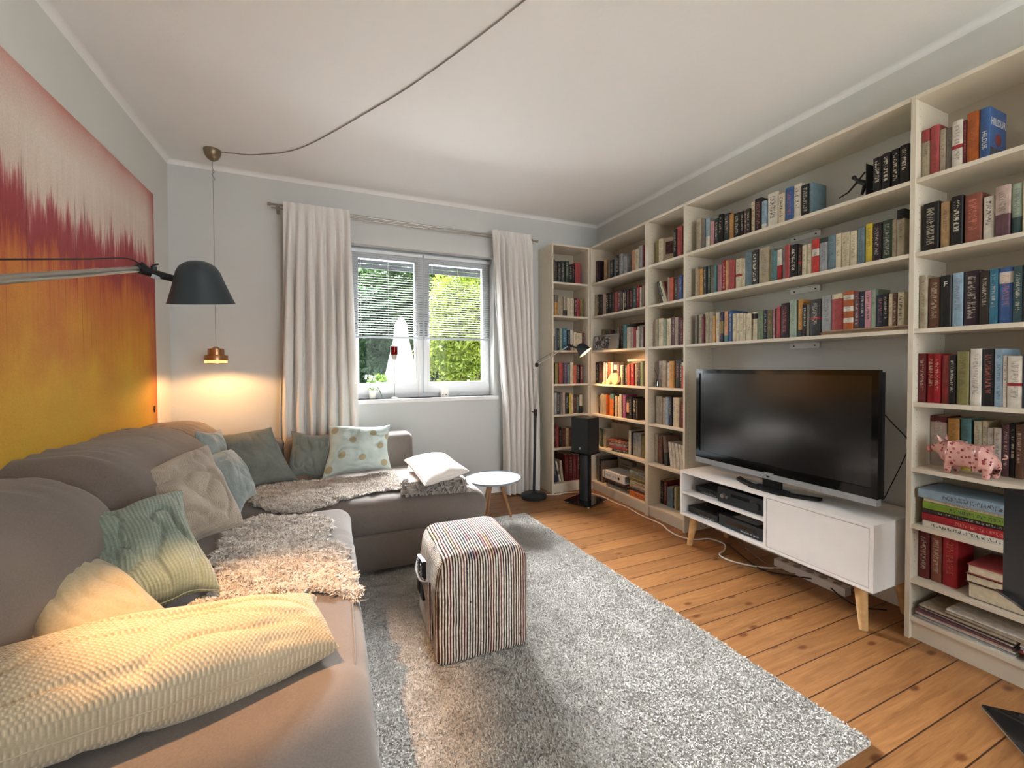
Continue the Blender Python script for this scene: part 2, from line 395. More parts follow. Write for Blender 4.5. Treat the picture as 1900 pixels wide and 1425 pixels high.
# ---- window: frame, two sashes, panes, sill
YW = YB + .13
win = thing('window_1', None, None, (0, 0, 0)); win['kind'] = 'structure'
bm = B()
box(bm, WX0, WX1, YW, YW + .07, WZ0, WZ0 + .06); box(bm, WX0, WX1, YW, YW + .07, 2.21, WZ1)
box(bm, WX0, WX0 + .05, YW, YW + .07, WZ0 + .06, 2.21); box(bm, WX1 - .05, WX1, YW, YW + .07, WZ0 + .06, 2.21); box(bm, .755, .785, YW, YW + .07, WZ0 + .06, 2.21)
fin('window_frame', bm, M['pvc'], win, bevel=.004)
bm = B(); box(bm, WX0, WX1, YB - .012, YB + .06, 2.245, 2.32); fin('roller_shutter_box', bm, M['wallg'], win, bevel=.006)
for x0, x1 in ((.165, .758), (.782, 1.41)):
    g = .075
    bm = B(); z0, z1 = .975, 2.235
    box(bm, x0, x1, YW - .022, YW + .035, z0, z0 + g + .02); box(bm, x0, x1, YW - .022, YW + .035, z1 - g, z1)
    box(bm, x0, x0 + g - .02, YW - .022, YW + .035, z0 + g + .02, z1 - g); box(bm, x1 - g + .02, x1, YW - .022, YW + .035, z0 + g + .02, z1 - g)
    s = fin('sash', bm, M['pvc'], win, bevel=.006)
    bm = B(); box(bm, x0 + g - .025, x1 - g + .025, YW + .002, YW + .006, z0 + g, z1 - g + .01); fin('pane', bm, M['glass'], s)
for hx, sg in ((.725, 1), (.815, -1)):
    bm = B(); box(bm, hx - .013, hx + .013, YW - .034, YW - .022, 1.545, 1.62); tube(bm, spline([(hx, YW - .03, 1.6), (hx, YW - .06, 1.6), (hx + .004 * sg, YW - .064, 1.57), (hx, YW - .06, 1.49)], 5), .009, 8)
    fin('window_handle', bm, M['pvc'], win, smooth=True)
bm = B(); box(bm, WX0 - .03, WX1 + .03, YB - .045, YW + .01, WZ0 - .032, WZ0); o = fin('window_sill', bm, M['white_lac'], win, bevel=.006)
bm = B(); box(bm, WX0 - .05, WX1 + .05, YB + .2, YB + .36, WZ0 - .05, WZ0 + .0); fin('outer_sill', bm, M['silver'], win)

bm = B()
for k in range(5): box(bm, WX0, WX1, YW + .10, YW + .112, 2.10 + k * .045, 2.14 + k * .045)
fin('roller_shutter', bm, plain('grey_shutter', '4c4f52', .6, var=0), win, bevel=.003)
# ---- venetian blinds
def blind(x0, x1, label):
    t = thing('venetian_blind', label, 'blind', ((x0 + x1) / 2, YB + .075, 2.2), 0, 'venetian blinds in the window')
    ww = x1 - x0; bm = B(); box(bm, -ww / 2, ww / 2, -.014, .014, -.002, .024); fin('head_rail', bm, M['pvc'], t, bevel=.003)
    bm = B(); top = -.02; bot = -.70; n = 33
    for i in range(n):
        z = top + (bot - top) * i / (n - 1); a = R(15); ring = []
        for k in range(5):
            u = (k - 2) / 2 * .0125; zz = z + math.sin(a) * u + .0003 * (1 - (k - 2) ** 2 / 4); ring.append((u * math.cos(a), zz))
        L = [bm.verts.new((-ww / 2 + .004, y, q)) for y, q in ring]; Rr = [bm.verts.new((ww / 2 - .004, y, q)) for y, q in ring]
        L2 = [bm.verts.new((-ww / 2 + .004, y, q - .0006)) for y, q in ring]; R2 = [bm.verts.new((ww / 2 - .004, y, q - .0006)) for y, q in ring]
        for k in range(4):
            bm.faces.new((L[k], Rr[k], Rr[k + 1], L[k + 1])); bm.faces.new((L2[k + 1], R2[k + 1], R2[k], L2[k]))
    fin('slats', bm, M['slat'], t, smooth=True)
    bm = B(); box(bm, -ww / 2, ww / 2, -.013, .013, bot - .036, bot - .018); fin('bottom_rail', bm, M['silver'], t, bevel=.004)
    bm = B()
    for x in (-ww * .38, 0, ww * .38):
        for y in (-.0125, .0125): tube(bm, [(x, y, 0), (x, y, bot - .02)], .0007, 5)
    fin('ladder_cord', bm, M['cable_w'], t)
    bm = B(); xx = ww / 2 - .05; tube(bm, spline([(xx, -.02, 0), (xx + .002, -.022, -.7), (xx + .004, -.02, -1.12 if x0 > .5 else -1.3)], 6), .0015, 6); fin('pull_cord', bm, M['cable_w'], t)
    return t
blind(.165, .768, 'white slatted blind half lowered over the left window sash')
blind(.78, 1.415, 'white slatted blind half lowered over the right window sash')

# ---- curtain rail and curtains
t = thing('curtain_rail', 'thin steel curtain rail above the garden window', 'curtain rail', (0, 3.64, 2.44))
bm = B(); tube(bm, [(-.41, 0, .012), (1.84, 0, -.012)], .008, 10); fin('rod', bm, M['steel'], t, smooth=True)
bm = B(); tube(bm, [(-.41, .03, -.005), (1.82, .03, -.022)], .006, 8); fin('rear_rod', bm, M['steel'], t, smooth=True)
for x in (-.37, 1.8):
    bm = B(); tube(bm, [(x, 0, 0), (x, .095, 0)], .006, 8); box(bm, x - .012, x + .012, .085, .095, -.03, .03); fin('wall_bracket', bm, M['steel'], t)
for x in (-.42, 1.845):
    bm = B(); tube(bm, [(x - .012, 0, .012 if x < 0 else -.012), (x + .012, 0, .012 if x < 0 else -.012)], .013, 12); fin('end_cap', bm, M['steel'], t, smooth=True)
def curtain(x0, x1, b0, b1, folds, seed, label, zb=.012):
    rnd = random.Random(seed); nx = folds * 14; nzv = 60; V = []; F = []
    ph = [rnd.uniform(-.35, .35) for _ in range(folds + 2)]
    zt = 2.475
    for side in (0, 1):
        for j in range(nzv + 1):
            f = j / nzv; z = zt + (zb - zt) * f
            for i in range(nx + 1):
                u = i / nx; xa = x0 + (x1 - x0) * u; xb = b0 + (b1 - b0) * u; g = min(1, f * 1.5); x = xa + (xb - xa) * g ** 1.3
                a = u * folds; k = int(a); p = a - k + ph[min(k, folds)] * .3 * f
                amp = .014 + .028 * min(1, f * 4) + .008 * math.sin(3 * u + seed)
                y = math.sin(6.283 * (p + .12 * math.sin(4 * f + k))) * amp + .012 * nz((u * 5, f * 3, 0), 1, seed) + .01 * nz((u * 22, f * 9, 1), 1, seed)
                x += .01 * math.cos(6.283 * p) * min(1, f * 3)
                y = 3.61 + y - (.012 if f > .02 else .0)
                if f < .02: y = 3.612 + (y - 3.6) * .4
                V.append((x, y - (.0025 if side else 0), z))
    N = (nx + 1) * (nzv + 1)
    for s_ in (0, 1):
        for j in range(nzv):
            for i in range(nx):
                a = s_ * N + j * (nx + 1) + i; q = (a, a + 1, a + nx + 2, a + nx + 1); F.append(q if s_ else q[::-1])
    me = npmesh('curtain', V, F); o = link('curtain', me, M['curtain'], None, True)
    tag(o, label, 'curtain', 'curtains at the garden window')
    # hem
    V = []; F = []
    return o
curtain(-.325, .15, -.38, .19, 7, 3, 'wide off-white curtain left of the window behind the sofa')
curtain(1.372, 1.775, 1.47, 1.83, 7, 8, 'off-white curtain right of the window hanging to the floor')

# ================================================================== OUTSIDE
bm = B(); box(bm, -14, 18, YB + .4, 26, -.75, -.6); o = fin('lawn', bm, plain('lawn_green', '3f5620', .9, var=.2, sc=3)); o['kind'] = 'structure'
bm = B(); box(bm, -5, 7, YB + .25, YB + 3.9, -.6, -.57); o = fin('bounce_slab', bm, plain('bounce_paving', 'e6e3dc', .9, var=.06, sc=3)); o['kind'] = 'structure'  # unseen pale slab added to bounce daylight up onto the ceiling
bm = B(); box(bm, -5, 7, YR - 5, YR - .16, -.6, -.57); o = fin('rear_terrace', bm, plain('pale_paving_rear', 'cfc9bd', .9, var=.06, sc=3)); o['kind'] = 'structure'
def leaves(name, label, group, c, size, n, leaf, mat, seed, cat='shrub', flat=.6, stemh=None, lobes=9):
    rg = np.random.default_rng(seed); cx, cy, cz = c; sx, sy, sz = size
    lob = rg.uniform(-1, 1, (lobes, 3)) * np.array([sx * .6, sy * .5, sz * .6]); lr = rg.uniform(.35, .6, lobes) * min(sx, sz)
    k = rg.integers(0, lobes, n); d = rg.normal(size=(n, 3)); d /= np.linalg.norm(d, axis=1)[:, None]
    P = lob[k] + d * (lr[k] * rg.uniform(.65, 1.08, n) ** .5)[:, None]; P += np.array([cx, cy, cz])
    P = P[P[:, 2] > -.55]; n = len(P); d = d[:n]
    a = rg.normal(size=(n, 3)); a /= np.linalg.norm(a, axis=1)[:, None]
    b = np.cross(a, rg.normal(size=(n, 3))); b /= np.linalg.norm(b, axis=1)[:, None]
    L = leaf * rg.uniform(.6, 1.3, n)[:, None]
    nn = np.cross(a, b)
    q = np.stack([P - a * L, P - b * L * .38 + nn * L * .08, P + a * L, P + b * L * .38 + nn * L * .08], 1).reshape(-1, 3)
    F = np.arange(4 * n).reshape(-1, 4)
    root = thing(name, label, cat, (cx, cy, -.6), 0, group)
    q -= np.array([cx, cy, -.6]); o = link('foliage', npmesh('foliage', q, F), mat, root)
    bm = B(); rr = random.Random(seed)
    for i in range(7):
        l = lob[i % lobes]; tube(bm, [(rr.uniform(-.1, .1), rr.uniform(-.1, .1), 0), (l[0] * .5, l[1] * .5, (cz + .6) * .5), (l[0], l[1], cz + .6 + l[2])], [.03, .02, .006], 6)
    fin('branches', bm, M['bark'], root); return root
M['bark'] = plain('bark_brown', '5d4a38', .9, var=.2)
LG = leaf_mat('yellow_green_leaves', '475b18', '6f7a2a'); LD = leaf_mat('conifer_green', '1c2e20', '324a30'); LM = leaf_mat('laurel_green', '324d18', '567226'); LB = leaf_mat('blueish_green', '24361f', '435c34')
leaves('hedge_shrub', 'large yellow-green leafy shrub filling the right window pane', None, (3.35, 8.9, 1.45), (1.6, .7, 2.5), 34000, .058, LG, 1, lobes=24)
leaves('conifer_tree', 'dark green conifer at the left of the garden', None, (.85, 10.8, 1.4), (1.0, .7, 2.9), 22000, .10, LD, 2, 'tree', lobes=22)
leaves('garden_tree', 'grey-green tree behind the closed parasol', None, (1.7, 13.8, 2.2), (2.2, .9, 3.3), 30000, .15, LB, 3, 'tree', lobes=26)
leaves('garden_tree', 'tall bushy tree behind the yellow-green shrub', None, (4.6, 12.3, 2.8), (2.2, .9, 4.2), 34000, .14, leaf_mat('mid_green', '2c451a', '4d6426'), 4, 'tree', lobes=16)
leaves('laurel_bush', 'bright green laurel bush beside the closed parasol', None, (.72, 6.9, .55), (.36, .35, .8), 5200, .075, LM, 5)
leaves('low_shrub', 'low yellowish shrub at the foot of the closed parasol', None, (1.75, 9.3, .4), (.45, .25, .8), 5000, .06, LG, 6)
# closed parasol
t = thing('closed_parasol', 'closed white garden parasol seen through the left pane', 'parasol', (1.2, 7.95, -.6))
bm = B(); tube(bm, [(0, 0, 0), (0, 0, 2.75)], .025, 10); fin('pole', bm, M['silver'], t)
bm = B(); n = 72
prof = [(.42, .62), (.40, .9), (.34, 1.3), (.25, 1.75), (.16, 2.2), (.11, 2.42), (.125, 2.46), (.10, 2.62), (.03, 2.74)]
rings = []
for r, z in prof: rings.append([bm.verts.new((r * (1 + .12 * math.sin(9 * 6.283 * k / n)) * math.cos(6.283 * k / n), r * (1 + .12 * math.sin(9 * 6.283 * k / n)) * math.sin(6.283 * k / n), z)) for k in range(n)])
for q, s in zip(rings, rings[1:]):
    for k in range(n): bm.faces.new((q[k], q[(k + 1) % n], s[(k + 1) % n], s[k]))
fin('canopy', bm, M['parasol'], t, smooth=True)
bm = B(); tube(bm, [(0, 0, 2.36), (0, 0, 2.41)], .135, 24); fin('tie_strap', bm, M['parasol'], t)
bm = B(); lathe(bm, [(.0, 0), (.3, 0), (.3, .06), (.05, .08)], 24); fin('base', bm, M['greyst'], t)

# ================================================================== BOOKCASES
XF = 2.33
SH = [2.012, 1.694, 1.363, 1.043, .75, .432, .09]       # top faces of the shelves
def bookcase(name, label, W, zs, loc, rz, group=None, tops=True, D=.278):
    """front faces local -y, width along x"""
    t = thing(name, label, 'bookcase', loc, rz, group); h = 2.37; p = .017
    for s in (0, 1):
        bm = B(); x = 0 if s == 0 else W - p; box(bm, x, x + p, 0, D, 0, 2.018); box(bm, x, x + p, 0, D, 2.0185, h); fin('side_panel', bm, M['shelf_side'], t, bevel=.0012, seg=1)
    bm = B(); box(bm, p, W - p, .003, D, h - p, h); fin('top_panel', bm, M['shelf'], t, bevel=.001, seg=1)
    for z in zs:
        bm = B(); box(bm, p, W - p, .006, D - .006, z - .018, z); fin('shelf', bm, M['shelf'], t, bevel=.001, seg=1)
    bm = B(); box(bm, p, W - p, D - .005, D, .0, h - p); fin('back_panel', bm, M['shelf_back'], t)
    bm = B(); box(bm, p, W - p, .02, .034, 0, zs[-1] - .018); fin('plinth', bm, M['shelf'], t)
    return t
G = 'white bookcases lining the walls'
bookcase('bookcase', 'narrow white bookcase on the window wall beside the curtain', .4195, SH, (1.909, YB - .28, 0), 0, G)
bookcase('bookcase', 'wide white bookcase in the corner with shelves lit warm by the floor lamp', .80, SH, (XF, YB - .28, 0), -math.pi / 2, G)
bookcase('bookcase', 'narrow white bookcase directly left of the television', .40, SH, (XF, YB - 1.08, 0), -math.pi / 2, G)
bookcase('bookcase', 'white bookcase right of the television holding the spotted pig', .80, [2.012, 1.694, 1.363, 1.043, .757, .507, .266, .098], (XF, .997, 0), -math.pi / 2, G)
Y0, Y1 = .999, 2.253
for z, lb in ((2.37, 'long white board bridging the bookcases as top panel above the television'), (2.012, 'highest of the long white shelves above the television'), (1.694, 'middle one of the long white shelves above the television'), (1.363, 'lowest of the long white shelves above the television')):
    bm = B(); box(bm, XF + .002, XR - .004, Y0, Y1, z - .018, z); o = fin('wall_shelf', bm, M['shelf'], None, bevel=.001, seg=1); tag(o, lb, 'shelf', 'long shelves above the television')
for z, lb in ((2.012, 'under the highest long shelf'), (1.694, 'under the middle long shelf'), (1.363, 'under the lowest long shelf')):
    t = thing('shelf_bracket', 'small white metal support rail on the wall ' + lb, 'bracket', (XR, 1.6, z - .018), 0, 'support rails under the long shelves')
    bm = B(); box(bm, -.012, 0, -.085, .085, -.035, -.002); box(bm, -.05, 0, -.085, .085, -.005, -.002); fin('rail', bm, M['white_lac'], t, bevel=.001, seg=1)
    for y in (-.06, .06):
        bm = B(); tube(bm, [(-.016, y, -.02), (-.011, y, -.02)], .004, 8); fin('screw', bm, M['black'], t)

# ================================================================== RUG
def tufts(P, L, wd, seed, lean=(0, 0), spread=.8, blades=2, curl=.5, N=None):
    """tapered two-segment fibres as one vertex/face block"""
    rg = np.random.default_rng(seed); n = len(P); V = []; F = []
    for b in range(blades):
        th = rg.uniform(0, 6.283, n); sp = rg.uniform(.1, spread, n); l = L * rg.uniform(.65, 1.25, n)
        d = np.stack([np.cos(th) * sp + lean[0], np.sin(th) * sp + lean[1], np.ones(n)], 1)
        if N is not None: d = d + N * .6
        d /= np.linalg.norm(d, axis=1)[:, None]
        s = np.stack([-np.sin(th), np.cos(th), np.zeros(n)], 1) * (wd / 2)
        P1 = P + d * (l * .55)[:, None]; d2 = d.copy(); d2[:, 2] -= curl; P2 = P1 + d2 * (l * .5)[:, None]
        V.append(np.stack([P - s, P + s, P1 - s * .9, P1 + s * .9, P2], 1).reshape(-1, 3))
        base = b * 5 * n + np.arange(n) * 5
        F.append(np.stack([base, base + 1, base + 3, base + 2], 1)); F.append(np.stack([base + 2, base + 3, base + 4, base + 4], 1))
    return np.concatenate(V), F
def tuft_mesh(name, V, F):
    me = bpy.data.meshes.new(name); quads = np.concatenate(F[0::2]); tris = np.concatenate(F[1::2])[:, :3]
    me.vertices.add(len(V)); me.vertices.foreach_set('co', V.astype('f').ravel())
    nl = len(quads) * 4 + len(tris) * 3; me.loops.add(nl); me.loops.foreach_set('vertex_index', np.concatenate([quads.ravel(), tris.ravel()]).astype('i'))
    me.polygons.add(len(quads) + len(tris)); st = np.concatenate([np.arange(len(quads)) * 4, len(quads) * 4 + np.arange(len(tris)) * 3])
    me.polygons.foreach_set('loop_start', st.astype('i')); me.update(calc_edges=True); me.validate(); return me
rc = [(-.05, -.05), (1.60, .01), (1.585, .75), (1.435, 3.05), (.35, 3.10), (-.05, 3.1)]
RUGC = [(-.1, .735), (1.555, .745), (1.435, 3.05), (-.1, 3.1)]
def inpoly(x, y, poly):
    r = np.zeros(len(x), bool); j = len(poly) - 1
    for i in range(len(poly)):
        xi, yi = poly[i]; xj, yj = poly[j]
        c = ((yi > y) != (yj > y)) & (x < (xj - xi) * (y - yi) / (yj - yi + 1e-12) + xi); r ^= c; j = i
    return r
t = thing('shag_rug', 'large pale grey shaggy rug on the pine floor', 'rug', (0, 0, 0))
bm = B(); v = [bm.verts.new((x, y, .001)) for x, y in RUGC]; f = bm.faces.new(v); r_ = bmesh.ops.extrude_face_region(bm, geom=[f])
for e in r_['geom']:
    if isinstance(e, bmesh.types.BMVert): e.co.z = .016
bmesh.ops.recalc_face_normals(bm, faces=bm.faces); fin('backing', bm, M['rug'], t)
rg = np.random.default_rng(5); n = 175000
x = rg.uniform(-.1, 1.57, n); y = rg.uniform(.73, 3.1, n); k = inpoly(x, y, RUGC) & ((x > -.02)); x, y = x[k], y[k]
P = np.stack([x, y, np.full(len(x), .012)], 1)
V, F = tufts(P, .0155, .0056, 6, spread=1.0, blades=2, curl=.7)
# gentle clumping: bend tips by a low-frequency field
fx = np.sin(V[:, 0] * 41 + np.sin(V[:, 1] * 37) * 2) * .002; fy = np.cos(V[:, 1] * 39 + np.sin(V[:, 0] * 33) * 2) * .002; hgt = np.clip((V[:, 2] - .012) / .02, 0, 1)
V[:, 0] += fx * hgt; V[:, 1] += fy * hgt
o = link('pile', tuft_mesh('pile', V, F), M['rug'], t); o['kind'] = 'stuff'

# ================================================================== SOFA
sofa = thing('corner_sofa', 'large grey-taupe corner sofa along the left and window walls', 'sofa', (0, 0, 0))
def wr(p, seed, a=.006, s=5): return Vector((nz(p, s, seed), nz(p, s, seed + 1), nz(p, s, seed + 2))) * a
# base bodies
bm = rbox(1.08, 1.76, .20, .03, 14, lambda p: p + wr(p, 1, .004)); shift(bm, -.505, 1.545, .145); fin('base', bm, M['sofa'], sofa, smooth=True)
bm = rbox(1.89, 1.10, .21, .03, 14, lambda p: p + wr(p, 2, .004)); shift(bm, -.085, 3.0, .15); fin('chaise_base', bm, M['sofa'], sofa, smooth=True)
def seat_left(p):
    q = Vector(p); y = p.y + 1.565
    top = max(0, min(1, (p.z + .05) / .1)); front = max(0, min(1, (p.x - .1) / .25))
    for ys in (2.06, 1.62, 1.16):
        q.z -= .012 * math.exp(-((y - ys) / .014) ** 2) * top; q.x -= .008 * math.exp(-((y - ys) / .014) ** 2) * front
    near = max(0, (1.0 - y) / .35)                      # near end rounds down with gathers along the side
    q.z -= .05 * near ** 2 * top * front
    if front > 0: q.x += .005 * math.sin(y * 95) * math.exp(-((p.z - .045) / .03) ** 2) * (1 if y < 1.2 else .2)
    q.z += .006 * math.sin((p.x) * 3.2) * top
    return q + wr(p, 3, .006, 4)
bm = rbox(.76, 1.80, .22, .075, 60, seat_left); shift(bm, -.295, 1.565, .335); fin('seat_cushion', bm, M['sofa'], sofa, smooth=True)
def seat_wing(p):
    q = Vector(p); x = p.x + .13; top = max(0, min(1, (p.z + .05) / .1)); fr = max(0, min(1, (-p.y - .3) / .1))
    for xs in (.22,): q.z -= .006 * math.exp(-((x - xs) / .012) ** 2) * top; q.y += .006 * math.exp(-((x - xs) / .012) ** 2) * fr
    q.z -= .03 * max(0, (x - .7) / .2) ** 2 * top if x > .7 else 0
    return q + wr(p, 4, .007, 4)
bm = rbox(1.55, .95, .22, .085, 50, seat_wing); shift(bm, .135, 2.94, .335); fin('chaise_cushion', bm, M['sofa'], sofa, smooth=True)
# front valance seam of the wing
def back(name, x, y0, y1, top, seed, thick=.36, roll=.06):
    H = top - .28; L = y1 - y0
    def f(p):
        u = (p.z + H / 2) / H; q = Vector(p)
        q.x -= .20 * max(0, u) ** 1.1                              # lean towards the wall
        q.x += roll * math.sin(min(1, max(0, (u - .45) / .55)) * math.pi) * (1 if p.x > 0 else .2)
        crease = math.exp(-((u - .52) / .05) ** 2) * (1 if p.x > 0 else 0); q.x -= .012 * crease
        e = abs(p.y) / (L / 2); q.x -= .045 * e ** 8; q.z -= .012 * e ** 8 * max(0, u)
        ridge = .007 * math.sin(p.y * 75 + 8 * nz(p, 4, seed) + p.x * 20) * math.exp(-((u - .95) / .14) ** 2) * (1 if abs(p.x) < .15 else .3); q.z += ridge
        q = q + wr(p, seed, .010, 4); q.x = max(q.x, -1.058 - x + .004 * nz(p, 20, 3)); return q
    bm = rbox(thick, L, H, .10, 30, f); shift(bm, x, (y0 + y1) / 2, .28 + H / 2); return fin(name, bm, M['sofa'], sofa, smooth=True)
back('backrest', -.76, .70, 1.90, .86, 11)
back('backrest', -.745, 1.90, 2.93, .885, 12, roll=.075)
back('backrest', -.77, 2.93, 3.50, .855, 13, roll=.05)
def wback(x0, x1, seed, z1=.69):
    L = x1 - x0; bm = rbox(L, .27, z1 - .3, .055, 24, lambda p: Vector((p.x, min(.14, p.y + .10 * ((p.z + .2) / .4)), p.z)) + wr(p, seed, .006, 4)); shift(bm, (x0 + x1) / 2, 3.40, .3 + (z1 - .3) / 2); fin('low_backrest', bm, M['sofa'], sofa, smooth=True)
wback(-.78, -.33, 21, .69); wback(-.33, .595, 22, .69)
for x, y in ((-.95, .76), (-.0, .76), (.8, 2.60), (.8, 3.45), (-.95, 3.5)):
    bm = B(); lathe(bm, [(.02, 0), (.025, .05)], 12, (x, y, 0.017 if x > -.2 and x < .5 else 0)); fin('foot', bm, M['black'], sofa)

bm = B(); tube(bm, spline([(.050, 1.60, .4415), (.052, 1.35, .441), (.045, 1.12, .438), (.02, .96, .433), (-.06, .86, .432), (-.25, .83, .436), (-.5, .83, .44)], 8), .0028, 6); fin('seat_seam', bm, M['sofa'], sofa, smooth=True)
bm = B(); tube(bm, [(-.60, 2.466, .2), (.86, 2.466, .2)], .003, 6); fin('chaise_seam', bm, M['sofa'], sofa, smooth=True)
# ================================================================== CUSHIONS
def pillow(name, label, q, th, mat, seed, pinch=.10, wr_=.012, group='cushions on the corner sofa', n=44, fold=None, bulge=.42, uvs=1.0, droop=0):
    A, Bc, Cc, D = [Vector(p) for p in q]; cen = (A + Bc + Cc + D) / 4
    U = ((Bc + Cc) - (A + D)).normalized(); Vv = ((A + Bc) - (D + Cc)).normalized(); N = U.cross(Vv).normalized()
    Lu = ((Bc - A).length + (Cc - D).length) / 2; Lv = ((A - D).length + (Bc - Cc).length) / 2
    V = []; UVv = []; F = []; idx = {}
    def P(i, j, s):
        u = -1 + 2 * i / n; v = -1 + 2 * j / n; u = math.sin(u * math.pi / 2) * .4 + u * .6; v = math.sin(v * math.pi / 2) * .4 + v * .6
        uu = u * (1 - pinch * (1 - v * v) * u * u); vv = v * (1 - pinch * (1 - u * u) * v * v)
        a = (uu + 1) / 2; b = (vv + 1) / 2
        p = D * (1 - a) * (1 - b) + Cc * a * (1 - b) + Bc * a * b + A * (1 - a) * b
        prof = (max(0, 1 - u * u) * max(0, 1 - v * v)) ** bulge
        h = s * th / 2 * prof
        wv = nz((u * 1.6, v * 1.6, s), 1.2, seed) * .6 - .6 * max(0, 1 - abs(nz((u * 2.0 + v, v * 1.6 - u * .6, 3), 1.0, seed + 5)) * 7) + .07 * nz((u * 6, v * 6, 5), 1, seed)
        cr = .5 + .5 * (1 - prof)
        h += s * wv * wr_ * 2.6 * min(1, prof ** 2.5 * 1.6) * (cr + .3)
        p = p + N * h
        p = p + U * nz((v * 1.3, u * .5, 1), 1, seed + 2) * wr_ * 1.1 + Vv * nz((u * 1.3, v * .5, 2), 1, seed + 3) * wr_ * 1.1
        if fold: p = fold(p, u, v, s, N, U, Vv)
        if droop: p.z -= droop * (u * u) 
        return p, (a * Lu * uvs, b * Lv * uvs)
    for s in (1, -1):
        for i in range(n + 1):
            for j in range(n + 1):
                edge = i in (0, n) or j in (0, n)
                k = (i, j, 0 if edge else s)
                if k not in idx: p, uv = P(i, j, s if not edge else 1); idx[k] = len(V); V.append(p - cen); UVv.append(uv)
    for s in (1, -1):
        for i in range(n):
            for j in range(n):
                g = lambda a, b: idx[(a, b, 0 if (a in (0, n) or b in (0, n)) else s)]
                f = (g(i, j), g(i + 1, j), g(i + 1, j + 1), g(i, j + 1)); F.append(f if s > 0 else f[::-1])
    me = npmesh(name, [tuple(v) for v in V], F); uvl = me.uv_layers.new(name='UVMap')
    for l in me.loops: uvl.data[l.index].uv = UVv[l.vertex_index]
    o = link(name, me, mat, None, True); o.location = cen; tag(o, label, 'cushion', group)
    # piped seam around the edge
    bm = B(); ring = [V[idx[(i, 0, 0)]] for i in range(n)] + [V[idx[(n, j, 0)]] for j in range(n)] + [V[idx[(i, n, 0)]] for i in range(n, 0, -1)] + [V[idx[(0, j, 0)]] for j in range(n, 0, -1)]
    tube(bm, ring + [ring[0]], .0022, 5, False); fin('seam', bm, mat, o, smooth=True)
    return o
pillow('scatter_cushion', 'long cream waffle-knit cushion lying across the sofa in the foreground', [(-.86, 1.20, .585), (-.05, 1.35, .525), (.015, 1.15, .485), (-.66, .965, .53)], .215, M['waffle'], 31, pinch=.05, wr_=.010, n=70, bulge=.36)
pillow('scatter_cushion', 'crumpled natural linen cushion leaning on the nearest backrest', [(-.80, 1.52, .70), (-.655, 1.70, .60), (-.37, 1.36, .51), (-.60, 1.25, .485)], .11, M['linen'], 32, wr_=.009)
pillow('scatter_cushion', 'sage green ribbed cushion leaning on the left backrest', [(-.775, 1.72, .735), (-.555, 2.03, .72), (-.345, 1.58, .50), (-.59, 1.53, .465)], .17, M['greenrib'], 33, wr_=.018, n=60)
pillow('scatter_cushion', 'large beige dotted-weave cushion behind the sage ribbed one', [(-.755, 2.08, .79), (-.575, 2.50, .83), (-.365, 2.14, .52), (-.60, 1.92, .48)], .19, M['greyweave'], 34, wr_=.018, n=60)
pillow('scatter_cushion', 'pale teal velvet cushion standing on edge near the sofa corner', [(-.66, 2.70, .74), (-.57, 2.98, .715), (-.40, 2.70, .50), (-.44, 2.46, .47)], .15, M['teal'], 35, wr_=.012)
pillow('scatter_cushion', 'small grey-teal cushion tucked against the backrest in the corner', [(-.73, 2.93, .835), (-.65, 3.14, .82), (-.60, 3.02, .55), (-.67, 2.85, .55)], .12, M['teal'], 36)
pillow('scatter_cushion', 'dark sage velvet cushion leaning in the far sofa corner', [(-.715, 3.24, .775), (-.385, 3.27, .80), (-.215, 3.10, .46), (-.50, 3.02, .455)], .15, M['sage'], 37, wr_=.008)
pillow('scatter_cushion', 'small sage velvet cushion left of the dotted one', [(-.255, 3.27, .77), (-.02, 3.28, .715), (-.04, 3.15, .455), (-.285, 3.14, .465)], .12, M['sage'], 38)
dc = pillow('scatter_cushion', 'mint cotton cushion printed with tan dots', [(-.025, 3.21, .795), (.395, 3.23, .775), (.385, 3.09, .475), (-.07, 3.05, .465)], .15, M['mint'], 39, wr_=.012)
pillow('scatter_cushion', 'off-white cotton cushion lying on the folded blankets', [(.435, 2.84, .585), (.715, 2.93, .585), (.77, 2.46, .565), (.46, 2.27, .56)], .125, M['white_cot'], 40, wr_=.008)
def mint_dots():
    t = NT('mint_cotton_dotted'); u = t.n('UVMap')
    sp = t.n('SeparateXYZ'); t.l(u, 0, sp, 0); m = None
    for du, dv in ((.10, .85), (.37, .63), (.69, .77), (.94, .68), (.82, .49), (.24, .34), (.55, .29), (.08, .12), (.88, .14), (.46, .95)):
        ax_ = t.math('SUBTRACT', (sp, 'X'), du * .44); ay_ = t.math('SUBTRACT', (sp, 'Y'), dv * .36); q = t.math('LESS_THAN', t.math('ADD', t.math('MULTIPLY', ax_, ax_), t.math('MULTIPLY', ay_, ay_)), .0235 ** 2); m = q if m is None else t.math('MAXIMUM', m, q)
    n = t.noise(12, 3); r = t.ramp(n, 0, [(.35, srgb('adbcb8')), (.65, srgb('c3d0cc'))])
    t.col(t.mix(m, (r, 0), srgb('a39a7c'))); t.set(Roughness=.9); t.p.inputs['Sheen Weight'].default_value = .2; t.bump((t.noise(300, 2), 0), .2, .002); return t.m
dc.data.materials.clear(); dc.data.materials.append(mint_dots())

